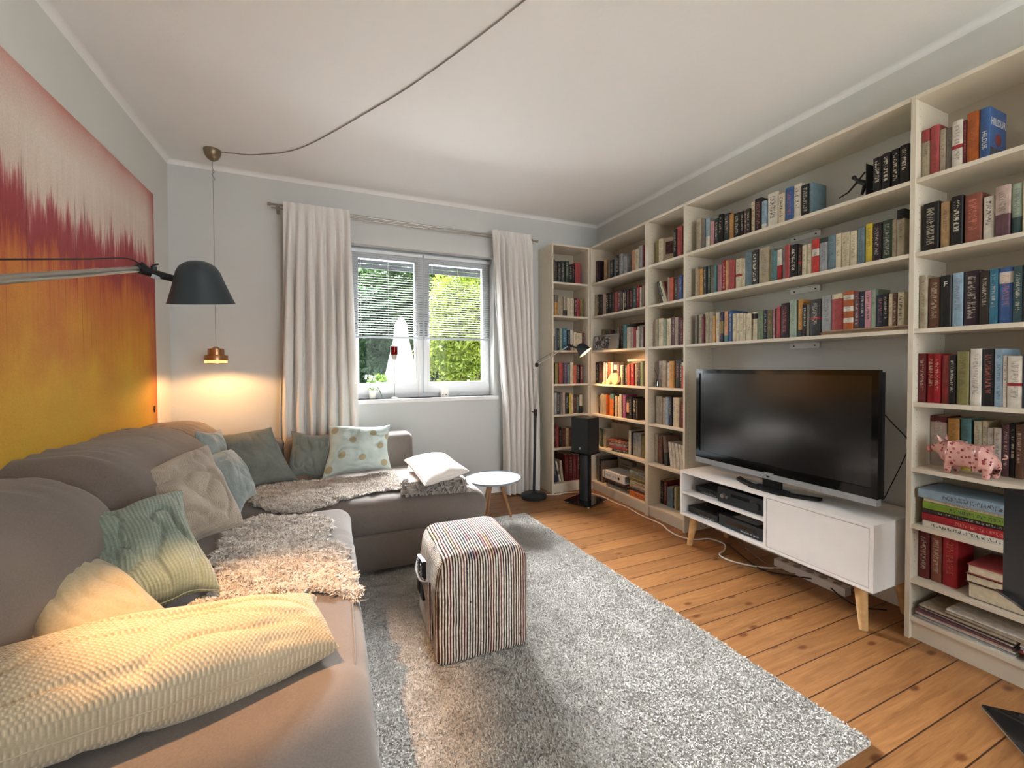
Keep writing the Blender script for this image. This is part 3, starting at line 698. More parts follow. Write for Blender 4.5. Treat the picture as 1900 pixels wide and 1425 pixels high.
# folded blankets with fringe under the white cushion
def folded(name, label, x0, x1, y0, y1, z0, z1, mat, seed, rot):
    t = thing(name, label, 'blanket', ((x0 + x1) / 2, (y0 + y1) / 2, z0), rot, 'folded blankets at the end of the sofa')
    n = 3; hz = (z1 - z0) / n
    bm = B()
    for k in range(n):
        b2 = rbox(x1 - x0 - .01 * k, y1 - y0 - .008 * k, hz * 1.02, hz * .48, 22, lambda p: p + wr(p, seed + k, .006, 7)); shift(b2, 0, 0, hz * (k + .5))
        me = bpy.data.meshes.new('x'); b2.to_mesh(me); b2.free(); bm.from_mesh(me); bpy.data.meshes.remove(me)
    fin('folds', bm, mat, t, smooth=True)
    bm = B(); rr = random.Random(seed); H = z1 - z0
    for i in range(74):
        x = rr.uniform(-(x1 - x0) / 2 + .02, (x1 - x0) / 2 + .005); y = -(y1 - y0) / 2; z = rr.uniform(.2, .98) * H
        L = rr.uniform(.035, .065); dx = rr.uniform(-.025, .025); z2 = max(.006, z - L * .8)
        tube(bm, spline([(x, y + .006, z), (x + dx * .3, y - .018, z + .004), (x + dx, y - .026 - rr.uniform(0, .014), (z + z2) / 2), (x + dx * 1.4, y - .03 - rr.uniform(0, .016), z2)], 3), .0032, 5)
    for i in range(26):
        x = -(x1 - x0) / 2 + rr.uniform(-.0, .012); y = rr.uniform(-(y1 - y0) / 2, -(y1 - y0) / 2 + .1); z = rr.uniform(.25, .95) * H; dy = rr.uniform(-.02, .02)
        tube(bm, spline([(x + .006, y, z), (x - .016, y + dy * .3, z), (x - .024, y + dy, z * .6), (x - .026, y + dy * 1.4, max(.005, z - .045))], 3), .0032, 5)
    fin('fringe', bm, M['fringe'], t, smooth=True); return t
folded('folded_throw', 'lower grey blanket with knotted fringe folded on the sofa end', .42, .80, 2.47, 2.93, .447, .485, M['blanket'], 51, R(-8))
folded('folded_throw', 'upper pale blanket with fringe folded beneath the white cushion', .435, .79, 2.49, 2.93, .486, .522, M['blanket'], 52, R(-9))

# sheepskins
def sheepskin(label, outline, zf, seed, n=14000, L=.03, extra=None):
    c = np.mean(np.array(outline), 0); t = thing('sheepskin', label, 'sheepskin', (0, 0, 0), 0, 'sheepskins on the sofa seats')
    sm = [(p.x, p.y) for p in spline([(a, b, 0) for a, b in outline + outline[:1]], 6)][:-1]
    rr = random.Random(seed); sm = [(a + rr.uniform(-.009, .009), b + rr.uniform(-.009, .009)) for a, b in sm]
    xs = [a for a, b in sm]; ys = [b for a, b in sm]
    rg = np.random.default_rng(seed); x = rg.uniform(min(xs), max(xs), n * 3); y = rg.uniform(min(ys), max(ys), n * 3); k = inpoly(x, y, sm); x, y = x[k][:n], y[k][:n]
    z = np.array([zf(a, b) for a, b in zip(x, y)])
    lump = np.array([.012 * (.5 + nz((a, b, 0), 11, seed)) + .007 * nz((a, b, 3), 28, seed) for a, b in zip(x, y)])
    P = np.stack([x, y, z + np.clip(lump, 0, 1)], 1)
    V, F = tufts(P, L, .0048, seed, spread=1.5, blades=3, curl=.8)
    ox = np.sin(V[:, 1] * 55 + np.sin(V[:, 0] * 38) * 2.5) * .008; oy = np.sin(V[:, 0] * 47 + np.cos(V[:, 1] * 44) * 2.5) * .008
    V[:, 0] += ox; V[:, 1] += oy
    o = link('fleece', tuft_mesh('fleece', V, F), M['fur'], t); o['kind'] = 'stuff'
    # hide underneath: grid clipped to the outline
    gx = np.arange(min(xs), max(xs), .014); gy = np.arange(min(ys), max(ys), .014); bm = B(); vd = {}
    X, Y = np.meshgrid(gx, gy, indexing='ij'); ins = inpoly(X.ravel(), Y.ravel(), sm).reshape(X.shape)
    def gv(i, j):
        if (i, j) not in vd: vd[(i, j)] = bm.verts.new((gx[i], gy[j], zf(gx[i], gy[j]) + .012 * (.5 + nz((gx[i], gy[j], 0), 11, seed)) + .001))
        return vd[(i, j)]
    for i in range(len(gx) - 1):
        for j in range(len(gy) - 1):
            if ins[i, j] and ins[i + 1, j] and ins[i, j + 1] and ins[i + 1, j + 1]: bm.faces.new((gv(i, j), gv(i + 1, j), gv(i + 1, j + 1), gv(i, j + 1)))
    r_ = bmesh.ops.extrude_face_region(bm, geom=list(bm.faces))
    for e in r_['geom']:
        if isinstance(e, bmesh.types.BMVert): e.co.z += .006
    bmesh.ops.recalc_face_normals(bm, faces=bm.faces); fin('hide', bm, M['fur'], t, smooth=True); return t
sheepskin('long taupe sheepskin spread on the window side of the sofa', [(-.46, 2.80), (-.44, 2.98), (-.25, 3.05), (-.06, 3.03), (.2, 3.02), (.37, 3.03), (.40, 2.9), (.37, 2.80), (.43, 2.62), (.25, 2.63), (.08, 2.56), (-.1, 2.48), (-.25, 2.50), (-.36, 2.58)], lambda x, y: .447 - (.25 * max(0, 2.56 - y)), 61, 15000)
sheepskin('wide taupe sheepskin spread on the left seat of the sofa', [(-.42, 2.38), (-.25, 2.36), (-.05, 2.26), (-.01, 2.08), (-.04, 1.98), (.05, 1.86), (.045, 1.70), (.075, 1.55), (.065, 1.46), (-.08, 1.53), (-.2, 1.56), (-.3, 1.50), (-.42, 1.43), (-.47, 1.50), (-.38, 1.62), (-.40, 1.80), (-.44, 2.05)], lambda x, y: .447 - (.55 * max(0, x + .0) ** 1.2 if x > 0 else 0), 62, 21000)

# ================================================================== POUF
def pouf_mat():
    t = NT('rag_stripe_weave'); c, o = t.coord(); s = t.n('SeparateXYZ'); t.l(c, o, s, 0); g = t.n('NewGeometry'); gs = t.n('SeparateXYZ')
    vt = t.n('VectorTransform', vector_type='NORMAL', convert_from='WORLD', convert_to='OBJECT'); t.l(g, 'Normal', vt, 0); t.l(vt, 0, gs, 0)
    side = t.math('GREATER_THAN', t.math('ABSOLUTE', (gs, 'X')), .75)
    co = t.math('ADD', t.math('MULTIPLY', (s, 'X'), t.math('SUBTRACT', 1.0, side)), t.math('MULTIPLY', (s, 'Y'), side))
    w1 = t.noise(7, 3); co = t.math('ADD', co, t.math('MULTIPLY', t.math('SUBTRACT', (w1, 0), .5), .008))
    d = t.math('DIVIDE', co, .0112); ix = t.math('FLOOR', d); fr = t.math('FRACT', d)
    wn_ = t.n('TexWhiteNoise', noise_dimensions='1D'); t.l(ix[0], 0, wn_, 'W')
    dk = t.ramp(wn_, 0, [(0, srgb('3a211c')), (.3, srgb('54302a')), (.5, srgb('2f2a2a')), (.7, srgb('5a3a28')), (.85, srgb('6b2430')), (1, srgb('332a38'))], 'CONSTANT')
    n2 = t.noise(22, 2); w = t.math('ADD', .30, t.math('MULTIPLY', (n2, 0), .34)); dm = t.math('LESS_THAN', fr, w)
    lt = t.ramp(t.noise(60, 2), 0, [(.3, srgb('c4b49f')), (.65, srgb('ece2d4'))])
    # coloured rags, more on the top
    cs = t.coord((3, 3, 3)); hn = t.noise(5, 2, cs); top = t.math('GREATER_THAN', (gs, 'Z'), .5)
    wn2 = t.n('TexWhiteNoise', noise_dimensions='1D'); t.l(*t.math('ADD', ix, 91.0), wn2, 'W')
    rag = t.ramp(wn2, 0, [(0, srgb('ece2d4')), (.45, srgb('ece2d4')), (.5, srgb('b88a93')), (.6, srgb('c9a978')), (.7, srgb('a3a5b8')), (.78, srgb('ddb9a6')), (.86, srgb('8e6b7d')), (.93, srgb('d8cf9e'))], 'CONSTANT')
    m = t.math('MULTIPLY', t.math('GREATER_THAN', (hn, 0), .5), t.math('ADD', .15, t.math('MULTIPLY', top, .65)))
    a = t.mix(m, (lt, 0), (rag, 0)); a = t.mix(dm, a, (dk, 0))
    kn = t.noise(35, 2, sc=(3, 3, 1)); kr = t.ramp(kn, 0, [(.7, (0, 0, 0)), (.74, (1, 1, 1))]); a = t.mix((kr, 0), a, srgb('3c1f22')); t.col(a)
    t.set(Roughness=.95); hgt = t.math('SINE', t.math('MULTIPLY', fr, 3.1416)); t.bump(hgt, .8, .004); return t.m
M['pouf'] = pouf_mat(); M['pouf2'] = plain('pouf_dark_pocket', '3c3232', .9)
t = thing('pouf', 'cube pouf covered in cream and maroon rag-stripe fabric', 'pouf', (.57, 1.80, .016), R(-2))
def pf(p):
    q = Vector(p); k = max(0, p.z / .22); q.x *= 1 - .0 * k; b = .012 * (1 - (p.x / .2) ** 2) * (1 - (p.z / .22) ** 2); q.y += b * (1 if p.y > 0 else -1) * (1 if abs(p.y) > .15 else 0)
    if p.z > .15: q.z += .015 * (1 - (p.x / .2) ** 2) * (1 - (p.y / .2) ** 2)
    if p.z > 0 and p.x < -.1: q.x += .02 * (p.z / .22) ** 3
    return q + wr(p, 71, .005, 6)
bm = rbox(.40, .42, .435, .035, 34, pf)
for v in bm.verts:   # left/right top shoulders are rounder than the front edge
    if v.co.z > .1 and abs(v.co.x) > .12: v.co.z -= ((abs(v.co.x) - .12) / .08) ** 2 * .035
shift(bm, 0, 0, .2175); fin('cover', bm, M['pouf'], t, smooth=True)
bm = rbox(.012, .27, .24, .006, 14, lambda p: p + Vector((-.022 * max(0, p.z / .12) * math.cos(p.y / .27 * math.pi), 0, .0)) + Vector((0, 0, -.02 * max(0, p.z / .12) * math.cos(p.y / .27 * math.pi)))); shift(bm, -.208, -.01, .20); fin('side_pocket', bm, M['pouf'], t, smooth=True)
bm = B(); tube(bm, spline([(-.213, -.145, .325), (-.235, -.08, .30), (-.24, -.01, .296), (-.235, .06, .30), (-.213, .125, .325)], 6), .004, 8); fin('pocket_trim', bm, M['fringe'], t, smooth=True)
for k, (y, lb) in enumerate(((-.03, 'black remote control poking out of the pouf pocket, nearer the camera'), (.035, 'black remote control poking out of the pouf pocket, nearer the window'))):
    rt = thing('remote_control', lb, 'remote control', (.57 - .222, 1.80 + y, .22), R(2), 'remote controls in the pouf pocket')
    bm = B(); box(bm, -.008, .008, -.021, .021, 0, .165 - .012 * k); fin('body', bm, M['black'], rt, bevel=.004)
    bm = B()
    for i in range(4):
        for j in range(3): box(bm, -.010, -.008, -.014 + j * .011, -.008 + j * .011, .09 + i * .015, .098 + i * .015)
    fin('buttons', bm, M['silver'], rt)

# ================================================================== SIDE TABLE
t = thing('side_table', 'small round grey-topped side table with three splayed wooden legs', 'table', (1.12, 2.95, 0))
bm = B(); lathe(bm, [(.0, .352), (.195, .352), (.205, .358), (.208, .37), (.203, .372), (.2, .365), (0, .365)], 48); fin('table_top', bm, M['greyst'], t, smooth=True)
bm = B(); lathe(bm, [(0, .338), (.07, .338), (.07, .352)], 24); fin('leg_mount', bm, M['darkoak'], t)
for dx, dy in ((.165, .05), (.01, .165), (-.14, -.11)):
    bm = B(); tube(bm, [(dx * .35, dy * .35, .345), (dx, dy, .03)], [.015, .0095], 14); fin('leg', bm, M['darkoak'], t, smooth=True)

# ================================================================== TV STAND
sx0, sx1, sy0, sy1, z0, z1 = 2.165, 2.585, 1.035, 2.135, .205, .505
t = thing('tv_stand', 'white low television stand with two open shelves, one door and beech legs', 'tv stand', (0, 0, 0))
p = .016
bm = B(); box(bm, sx0, sx1, sy0, sy1, z1 - p, z1); fin('top_panel', bm, M['white_lac'], t, bevel=.0015, seg=1)
bm = B(); box(bm, sx0, sx1, sy0, sy1, z0, z0 + p); fin('bottom_panel', bm, M['white_lac'], t, bevel=.0015, seg=1)
for y in (sy0, sy1 - p): bm = B(); box(bm, sx0, sx1, y, y + p, z0 + p, z1 - p); fin('side_panel', bm, M['white_lac'], t)
bm = B(); box(bm, sx0, sx1, 1.525, 1.525 + p, z0 + p, z1 - p); fin('divider', bm, M['white_lac'], t)
bm = B(); box(bm, sx0 + .004, sx1, 1.525 + p, sy1 - p, .350, .350 + p); fin('shelf', bm, M['white_lac'], t)
bm = B(); box(bm, sx1 - .004, sx1, sy0 + p, sy1 - p, z0 + p, z1 - p); fin('back_panel', bm, M['white_lac'], t)
bm = B(); box(bm, sx0 + .001, sx0 + .017, sy0 + p + .003, 1.522, z0 + p + .003, z1 - p - .003); fin('door', bm, M['white_lac'], t, bevel=.001, seg=1)
for x, y, dx, dy in ((sx0 + .065, sy0 + .08, -.012, -.02), (sx0 + .06, sy1 - .07, -.015, .03), (sx1 - .06, sy0 + .07, .02, -.02), (sx1 - .06, sy1 - .07, .02, .02)):
    bm = B(); tube(bm, [(x, y, z0), (x + dx, y + dy, 0)], [.026, .0165], 20); fin('leg', bm, M['oak'], t, smooth=True)
# audio equipment
def av(name, label, cat, y0, y1, z, h, d, kind, x=sx0 + .03):
    t = thing(name, label, cat, (x, (y0 + y1) / 2, z), 0); wv = y1 - y0
    bm = B(); box(bm, .006, d, -wv / 2, wv / 2, .008, h); fin('housing', bm, M['black'], t, bevel=.003)
    bm = B(); box(bm, 0, .006, -wv / 2, wv / 2, .006, h); fin('front_panel', bm, M['blackm'], t, bevel=.002)
    for yy in (-wv * .38, wv * .38):
        bm = B(); tube(bm, [(.03, yy, 0), (.03, yy, .009)], .012, 10); fin('foot', bm, M['black'], t)
    if kind == 'amp':
        for yy, r in ((-wv * .36, .020), (wv * .36, .014), (wv * .26, .008)):
            bm = B(); tube(bm, [(0, yy, h * .5), (-.016, yy, h * .5)], [r, r * .9], 24); fin('knob', bm, M['blackm'] if r > .018 else M['steel'], t, smooth=True)
        bm = B(); box(bm, -.001, 0, -wv * .2, wv * .2, h * .58, h * .78); fin('display', bm, M['darkgl'], t)
    else:
        bm = B(); box(bm, -.001, 0, -wv * .3, wv * .3, h * .45, h * .75); fin('display', bm, M['darkgl'], t)
        bm = B()
        for i in range(6): box(bm, -.0015, 0, -wv * .4 + i * .02, -wv * .4 + i * .02 + .012, h * .2, h * .3)
        fin('buttons', bm, M['silver'], t)
        bm = B(); box(bm, .03, d - .03, -wv * .3, wv * .25, h, h + .0015); fin('glossy_lid', bm, M['silver'] if kind == 'cd' else M['black'], t)
    return t
av('amplifier', 'black amplifier with round volume knob on the stand\'s upper shelf', 'amplifier', 1.555, 1.86, .366, .095, .30, 'amp')
av('router', 'dark blue and black set-top box left of the amplifier', 'set-top box', 1.89, 2.07, .366, .042, .16, 'box', sx0 + .07)
av('cd_player', 'black disc player on the stand\'s lower shelf beside the divider', 'disc player', 1.56, 1.85, .221, .072, .28, 'cd')
av('dvd_player', 'flat black video player at the left of the lower shelf', 'video player', 1.87, 2.10, .221, .045, .22, 'box', sx0 + .04)
# television
t = thing('television', 'large black flat-screen television with silver lower edge', 'television', (2.25, 1.572, z1))
hw = .508; zb, zt = .065, .68
bm = B(); box(bm, .012, .075, -hw + .01, hw - .01, zb + .02, zt - .01); fin('rear_case', bm, M['black'], t, bevel=.012)
bm = B(); fr = .026
box(bm, 0, .03, -hw, -hw + fr, zb + .03, zt); box(bm, 0, .03, hw - fr, hw, zb + .03, zt); box(bm, 0, .03, -hw + fr, hw - fr, zt - fr, zt); box(bm, 0, .03, -hw + fr, hw - fr, zb + .03, zb + .075)
fin('bezel', bm, plain('piano_black', '0b0b0c', .08, spec=.5, var=0), t, bevel=.002)
bm = B(); box(bm, .006, .02, -hw + fr, hw - fr, zb + .075, zt - fr); fin('screen', bm, plain('matt_screen', '0c0c0d', .17, spec=.8, var=0), t)
bm = B(); box(bm, -.006, .03, -hw, hw, zb, zb + .03); fin('silver_strip', bm, M['silver'], t, bevel=.005)
bm = B(); box(bm, -.0075, -.006, -.008, .008, zb + .011, zb + .019); fin('sensor', bm, M['black'], t)
# curved stand foot
bm = B(); outer = []; n = 28
def arc(y): return -.085 + .155 * (y / .235) ** 2
vs = []
for i in range(n + 1):
    y = -.235 + .47 * i / n; x = arc(y) * .55 + .015; wd = .03
    vs.append([bm.verts.new((x - wd / 2, y, .0015)), bm.verts.new((x + wd / 2 + .01, y, .0015)), bm.verts.new((x + wd / 2 + .01, y, .017)), bm.verts.new((x - wd / 2 + .004, y, .013))])
for a, b in zip(vs, vs[1:]):
    for k in range(4): bm.faces.new((a[k], a[(k + 1) % 4], b[(k + 1) % 4], b[k]))
bm.faces.new(vs[0][::-1]); bm.faces.new(vs[-1]); bmesh.ops.recalc_face_normals(bm, faces=bm.faces)
fin('stand_foot', bm, M['black'], t, smooth=True)
bm = B(); box(bm, -.045, .05, -.09, .09, .001, .012); box(bm, .02, .045, -.05, .05, .01, zb + .06); fin('stand_neck', bm, M['black'], t, bevel=.004)
def textmesh(name, s, size, mat, Mx, parent=None, depth=.0006, sx=1.0, bold=False):
    c = bpy.data.curves.new(name, 'FONT'); c.body = s; c.size = size; c.extrude = depth; c.align_x = 'CENTER'; c.align_y = 'CENTER'
    if bold: c.offset = size * .02
    tmp = bpy.data.objects.new(name, c); COL.objects.link(tmp); dg = bpy.context.evaluated_depsgraph_get(); me = bpy.data.meshes.new_from_object(tmp.evaluated_get(dg)); bpy.data.objects.remove(tmp)
    me.transform(Mx @ Matrix.Diagonal((sx, 1, 1, 1))); me.materials.clear(); return link(name, me, mat, parent)
def MX(right, up, loc):
    r = Vector(right).normalized(); u = Vector(up).normalized(); n = r.cross(u); m = Matrix((r, u, n)).transposed().to_4x4(); return Matrix.Translation(loc) @ m
# cables behind and below
def cable(label, pts, r, mat, name='power_cable', cat='cable', group=None, n=8):
    bm = B(); tube(bm, spline(pts, n), r, 8); o = fin(name, bm, mat, None, smooth=True); return tag(o, label, cat, group)
cable('thin black cable running from the television down the green wall', [(2.34, 1.10, 1.0), (2.40, 1.075, .93), (2.50, 1.07, .86), (2.585, 1.09, .80), (2.6, 1.06, .9), (2.602, 1.03, 1.02)], .0025, M['cable_b'])
cable('thin black cord hanging down the wall beside the television', [(2.6, 1.022, 1.12), (2.6, 1.06, .96), (2.6, 1.12, .75), (2.597, 1.2, .52)], .002, M['cable_b'])
cable('white cable along the plinths of the corner bookcases', [(1.93, 3.43, .006), (2.06, 3.42, .006), (2.2, 3.36, .006), (2.28, 3.22, .006), (2.285, 3.0, .006), (2.30, 2.85, .006), (2.28, 2.66, .006), (2.29, 2.45, .006), (2.25, 2.33, .006), (2.24, 2.22, .006), (2.30, 2.13, .006), (2.40, 2.10, .006), (2.42, 2.0, .006), (2.34, 1.93, .006), (2.26, 1.90, .006), (2.24, 1.83, .006), (2.28, 1.74, .006), (2.36, 1.66, .006), (2.45, 1.62, .006)], .005, M['cable_w'])
cable('white cable leading from the floor lamp base to the corner bookcase', [(1.76, 3.50, .006), (1.82, 3.46, .006), (1.9, 3.42, .006), (1.97, 3.40, .006)], .004, M['cable_w'])
cable('black cable looping on the floor below the stand', [(2.44, 1.98, .006), (2.36, 1.8, .006), (2.32, 1.66, .006), (2.38, 1.55, .008), (2.46, 1.42, .02), (2.42, 1.3, .006), (2.40, 1.2, .006), (2.46, 1.12, .02)], .0035, M['cable_b'])
cable('grey cable on the floor below the stand', [(2.5, 1.9, .006), (2.42, 1.72, .006), (2.40, 1.58, .006), (2.5, 1.5, .006), (2.54, 1.3, .006)], .003, M['cable_g'])
t = thing('power_strip', 'white multi-socket power strip on the floor under the stand', 'power strip', (2.47, 1.48, 0), R(90))
bm = B(); box(bm, -.19, .19, -.026, .026, 0, .042); fin('body', bm, M['white_lac'], t, bevel=.006)
for i in range(5):
    bm = B(); tube(bm, [(-.14 + i * .07, 0, .042), (-.14 + i * .07, 0, .0432)], .02, 20); fin('socket', bm, M['silver'], t)

# ================================================================== PAINTING
def paint_mat():
    t = NT('abstract_drip_painting'); c, o = t.coord(); s = t.n('SeparateXYZ'); t.l(c, o, s, 0)   # y = along wall, z = height (0..1.45)
    v = t.math('DIVIDE', (s, 'Z'), 1.45)
    dr = t.noise(1, 6, sc=(1, 22, 1.7), rough=.7); dr2 = t.noise(1, 5, sc=(1, 70, 3.0), rough=.65); big = t.noise(1, 3, sc=(1, 3.2, 1.2))
    cloud = t.noise(3.2, 5, rough=.6)
    # edge of the red field: pushed up/down per streak; higher towards the near (left) side
    tilt = t.math('MULTIPLY', t.math('SUBTRACT', 2.08, (s, 'Y')), .0)
    d1 = t.math('MULTIPLY', t.math('SUBTRACT', (dr, 0), .5), .36); d2 = t.math('MULTIPLY', t.math('SUBTRACT', (big, 0), .5), .20); d3 = t.math('MULTIPLY', t.math('SUBTRACT', (dr2, 0), .5), .16)
    vv = t.math('ADD', t.math('ADD', v, d1), t.math('ADD', d2, d3))
    r = t.ramp(vv[0], 0, [(.0, srgb('d0a234')), (.22, srgb('d3a12f')), (.38, srgb('cf8a2e')), (.47, srgb('cb7a36')), (.53, srgb('b85a35')), (.575, srgb('96393b')), (.655, srgb('9f4449')), (.69, srgb('bb7472')), (.73, srgb('d8c3b5')), (.88, srgb('e2d3c6'))])
    # orange and ochre clouds in the lower field
    oc = t.ramp(cloud, 0, [(.4, (0, 0, 0)), (.68, (1, 1, 1))]); low = t.ramp(v[0], 0, [(.0, (.0, .0, .0)), (.25, (.55, .55, .55)), (.5, (.6, .6, .6)), (.58, (0, 0, 0))])
    f = t.math('MULTIPLY', (oc, 0), (low, 0)); a = t.mix(f, (r, 0), srgb('b9602f'))
    gy = t.noise(2.2, 3, t.coord((1, 1.0, 1.4), loc=(3, 4, 1))); gr = t.ramp(gy, 0, [(.5, (0, 0, 0)), (.7, (1, 1, 1))]); lw = t.ramp(v[0], 0, [(.1, (.6, .6, .6)), (.45, (0, 0, 0))])
    a = t.mix(t.math('MULTIPLY', (gr, 0), (lw, 0)), a, srgb('c9a82c'))
    # dark drips reaching down
    dd = t.noise(1, 4, sc=(1, 55, 1.5)); dm = t.ramp(dd, 0, [(.60, (0, 0, 0)), (.68, (1, 1, 1))]); band = t.ramp(v[0], 0, [(.22, (0, 0, 0)), (.45, (.55, .55, .55)), (.72, (.6, .6, .6)), (.8, (0, 0, 0))])
    a = t.mix(t.math('MULTIPLY', (dm, 0), (band, 0)), a, srgb('6d232c'))
    # pink wash and rosy top edge
    pk = t.ramp(v[0], 0, [(.86, (0, 0, 0)), (.955, (.45, .45, .45)), (1.0, (.9, .9, .9))]); pn = t.noise(4, 3, t.coord((1, 1, .8)))
    a = t.mix(t.math('MULTIPLY', (pk, 0), t.math('ADD', .35, (pn, 0))), a, srgb('c1746a'))
    # red right-hand edge
    ed = t.math('SUBTRACT', 2.08, (s, 'Y')); er = t.ramp(ed[0], 0, [(.0, (.85, .85, .85)), (.03, (.5, .5, .5)), (.12, (0, 0, 0))]); a = t.mix((er, 0), a, srgb('a03a34'))
    g = t.noise(300, 2); gg = t.ramp(g, 0, [(.3, (.88, .88, .88)), (.7, (1.06, 1.06, 1.06))]); t.col(t.mix(1.0, a, (gg, 0), 'MULTIPLY'))
    t.set(Roughness=.6); t.bump((t.noise(120, 3), 0), .25, .003); return t.m
bm = B(); box(bm, 0, .035, 0, 2.08, 0, 1.45); o = fin('painting', bm, paint_mat(), None, bevel=.003)
o.location = (XL + .004, 1.26, .862); tag(o, 'large abstract canvas of white, dripping dark red, orange and yellow', 'painting')
bm = B()
for k in range(4): tube(bm, [(.0358, 2.02 + .006 * k, .07), (.0358, 2.015 + .009 * k, .11)], .0012, 5)
tube(bm, [(.0358, 2.01, .09), (.0358, 2.045, .094)], .0012, 5)
fin('signature', bm, plain('dark_paint', '3f1a12', .6, var=0), o)

# ================================================================== LAMPS
def shade_lamp(head, axis, side, elbow, clamp, base, label, group, power, s=1.0, spot=R(100), long=0.0, thin=(.0065, .0055), lightr=.022):
    """task floor lamp: weighted base, black lower pole, steel upper pole, swivelling arm and bell shade"""
    t = thing('floor_lamp', label, 'floor lamp', base, 0, group); b0 = Vector(base); L = lambda p: Vector(p) - b0
    bm = B(); lathe(bm, [(0, 0), (.115, 0), (.118, .006), (.116, .030), (.105, .036), (.03, .04), (.018, .055), (0, .055)], 40); fin('base', bm, M['blackm'], t, smooth=True)
    bm = B(); tube(bm, [(0, 0, .04), L(clamp)], .0125, 14); fin('lower_pole', bm, M['blackm'], t, smooth=True)
    bm = B(); tube(bm, [L(clamp) + Vector((0, 0, -.03)), L(clamp) + Vector((0, 0, .03))], .018, 12); tube(bm, [L(clamp), L(clamp) + Vector((-.04, -.01, .012))], .005, 8); fin('height_clamp', bm, M['black'], t, smooth=True)
    bm = B(); tube(bm, [L(clamp), L(elbow)], .0075, 12); fin('upper_pole', bm, M['steel'], t, smooth=True)
    bm = B(); lathe(bm, [(0, -.022), (.014, -.018), (.018, 0), (.014, .018), (0, .022)], 14, L(elbow)); fin('elbow_joint', bm, M['black'], t, smooth=True)
    side = Vector(side).normalized(); axis = Vector(axis).normalized(); hd = Vector(head)
    neck = hd + side * .070 * s; jn = hd + side * .118 * s + Vector((0, 0, .012))
    bm = B(); tube(bm, [L(elbow), L(jn)], [thin[0], thin[1]], 12); fin('arm', bm, M['steel'], t, smooth=True)
    bm = B(); e = (jn - Vector(elbow)).normalized()
    tube(bm, [L(jn - e * .018), L(jn - e * .004), L(jn + Vector((0, 0, .003))), L(jn * .65 + neck * .35), L(hd + side * .040)], [.007, .0125, .0145, .0095, .0075], 14); fin('swivel_joint', bm, M['black'], t, smooth=True)
    bm = B(); q = jn * .45 + neck * .55; tube(bm, [L(q), L(q + Vector((0, 0, .017)))], .006, 10); tube(bm, [L(q + Vector((-.003, 0, .019))), L(q + side * -.005 + Vector((.004, 0, .024)))], .0022, 8); fin('thumb_screw', bm, M['blackm'], t, smooth=True)
    bm = B(); q = jn * .35 + neck * .65; box(bm, -.008, .008, -.001, .001, -.005, .004); bm.transform(Matrix.Translation(L(q) + Vector((.001, -.0075, -.006))) @ Matrix.Rotation(.3, 4, 'Y')); fin('maker_label', bm, M['silver'], t)
    # bell shade; local z = opening direction
    rot = axis.to_track_quat('Z', 'Y').to_matrix().to_4x4(); Mx = rot
    prof = [(.0, -.052), (.014, -.051), (.026, -.046), (.036, -.038), (.043, -.026), (.047, -.012), (.054, .010), (.063, .036), (.0675, .048), (.0665, .048), (.062, .036), (.053, .010), (.046, -.012), (.042, -.025), (.035, -.036), (.025, -.044), (.0, -.049)]
    prof = [(a * s, b * s) for a, b in prof]
    bm = B(); lathe(bm, prof, 48, L(head), Mx); sh = fin('lamp_shade', bm, M['shade'], t, smooth=True)
    inn = [(.0, -.046), (.024, -.042), (.034, -.0345), (.041, -.024), (.045, -.012), (.052, .010), (.061, .036), (.066, .0475), (.0655, .047), (.060, .036), (.0505, .010), (.044, -.012), (.04, -.023), (.03, -.034), (0, -.0445)]
    bm = B(); lathe(bm, [(a * s, b * s) for a, b in inn], 48, L(head), Mx); fin('white_lining', bm, M['whitep'], t, smooth=True)
    bm = B(); lathe(bm, [(0, -.02), (.013, -.018), (.017, -.004), (.013, .008), (0, .012)], 16, L(head), rot @ Matrix.Diagonal((s, s, s, 1))); fin('bulb', bm, M['bulb'], t, smooth=True)
    l = light('lamp_light', 'SPOT', L(hd + axis * .030 * s), power, (1, .55, .26), shadow_soft_size=lightr, spot_size=spot, spot_blend=.5); l.parent = t; aim(l, axis)
    # cord strung along the arm
    bm = B(); A = L(Vector(elbow)); Bp = L(jn); up = Vector((0, 0, 1))
    tube(bm, spline([A + up * .03, A * .7 + Bp * .3 + up * .030, A * .3 + Bp * .7 + up * .026, A * .08 + Bp * .92 + up * .025, Bp - side * 0 + up * .010], 6), .0014, 6); fin('cord', bm, M['cable_b'], t, smooth=True)
    return t
GL = 'task floor lamps with bell shades'
shade_lamp((-.285, 1.20, 1.407), (.05, .165, -1), (-.99, .15, .13), (-.46, .50, 1.245), (-.46, .50, .80), (-.46, .50, 0), 'grey bell-shaded floor lamp reaching in from the left over the sofa', GL, 8.5, spot=R(60), thin=(.0085, .0066))
shade_lamp((2.115, 3.26, 1.372), (.50, -.52, -.85), (-.75, .5, .15), (1.735, 3.43, 1.225), (1.722, 3.435, .785), (1.705, 3.44, 0), 'slim black floor lamp standing in the corner between curtain and bookcase', GL, 3.6, spot=R(105))

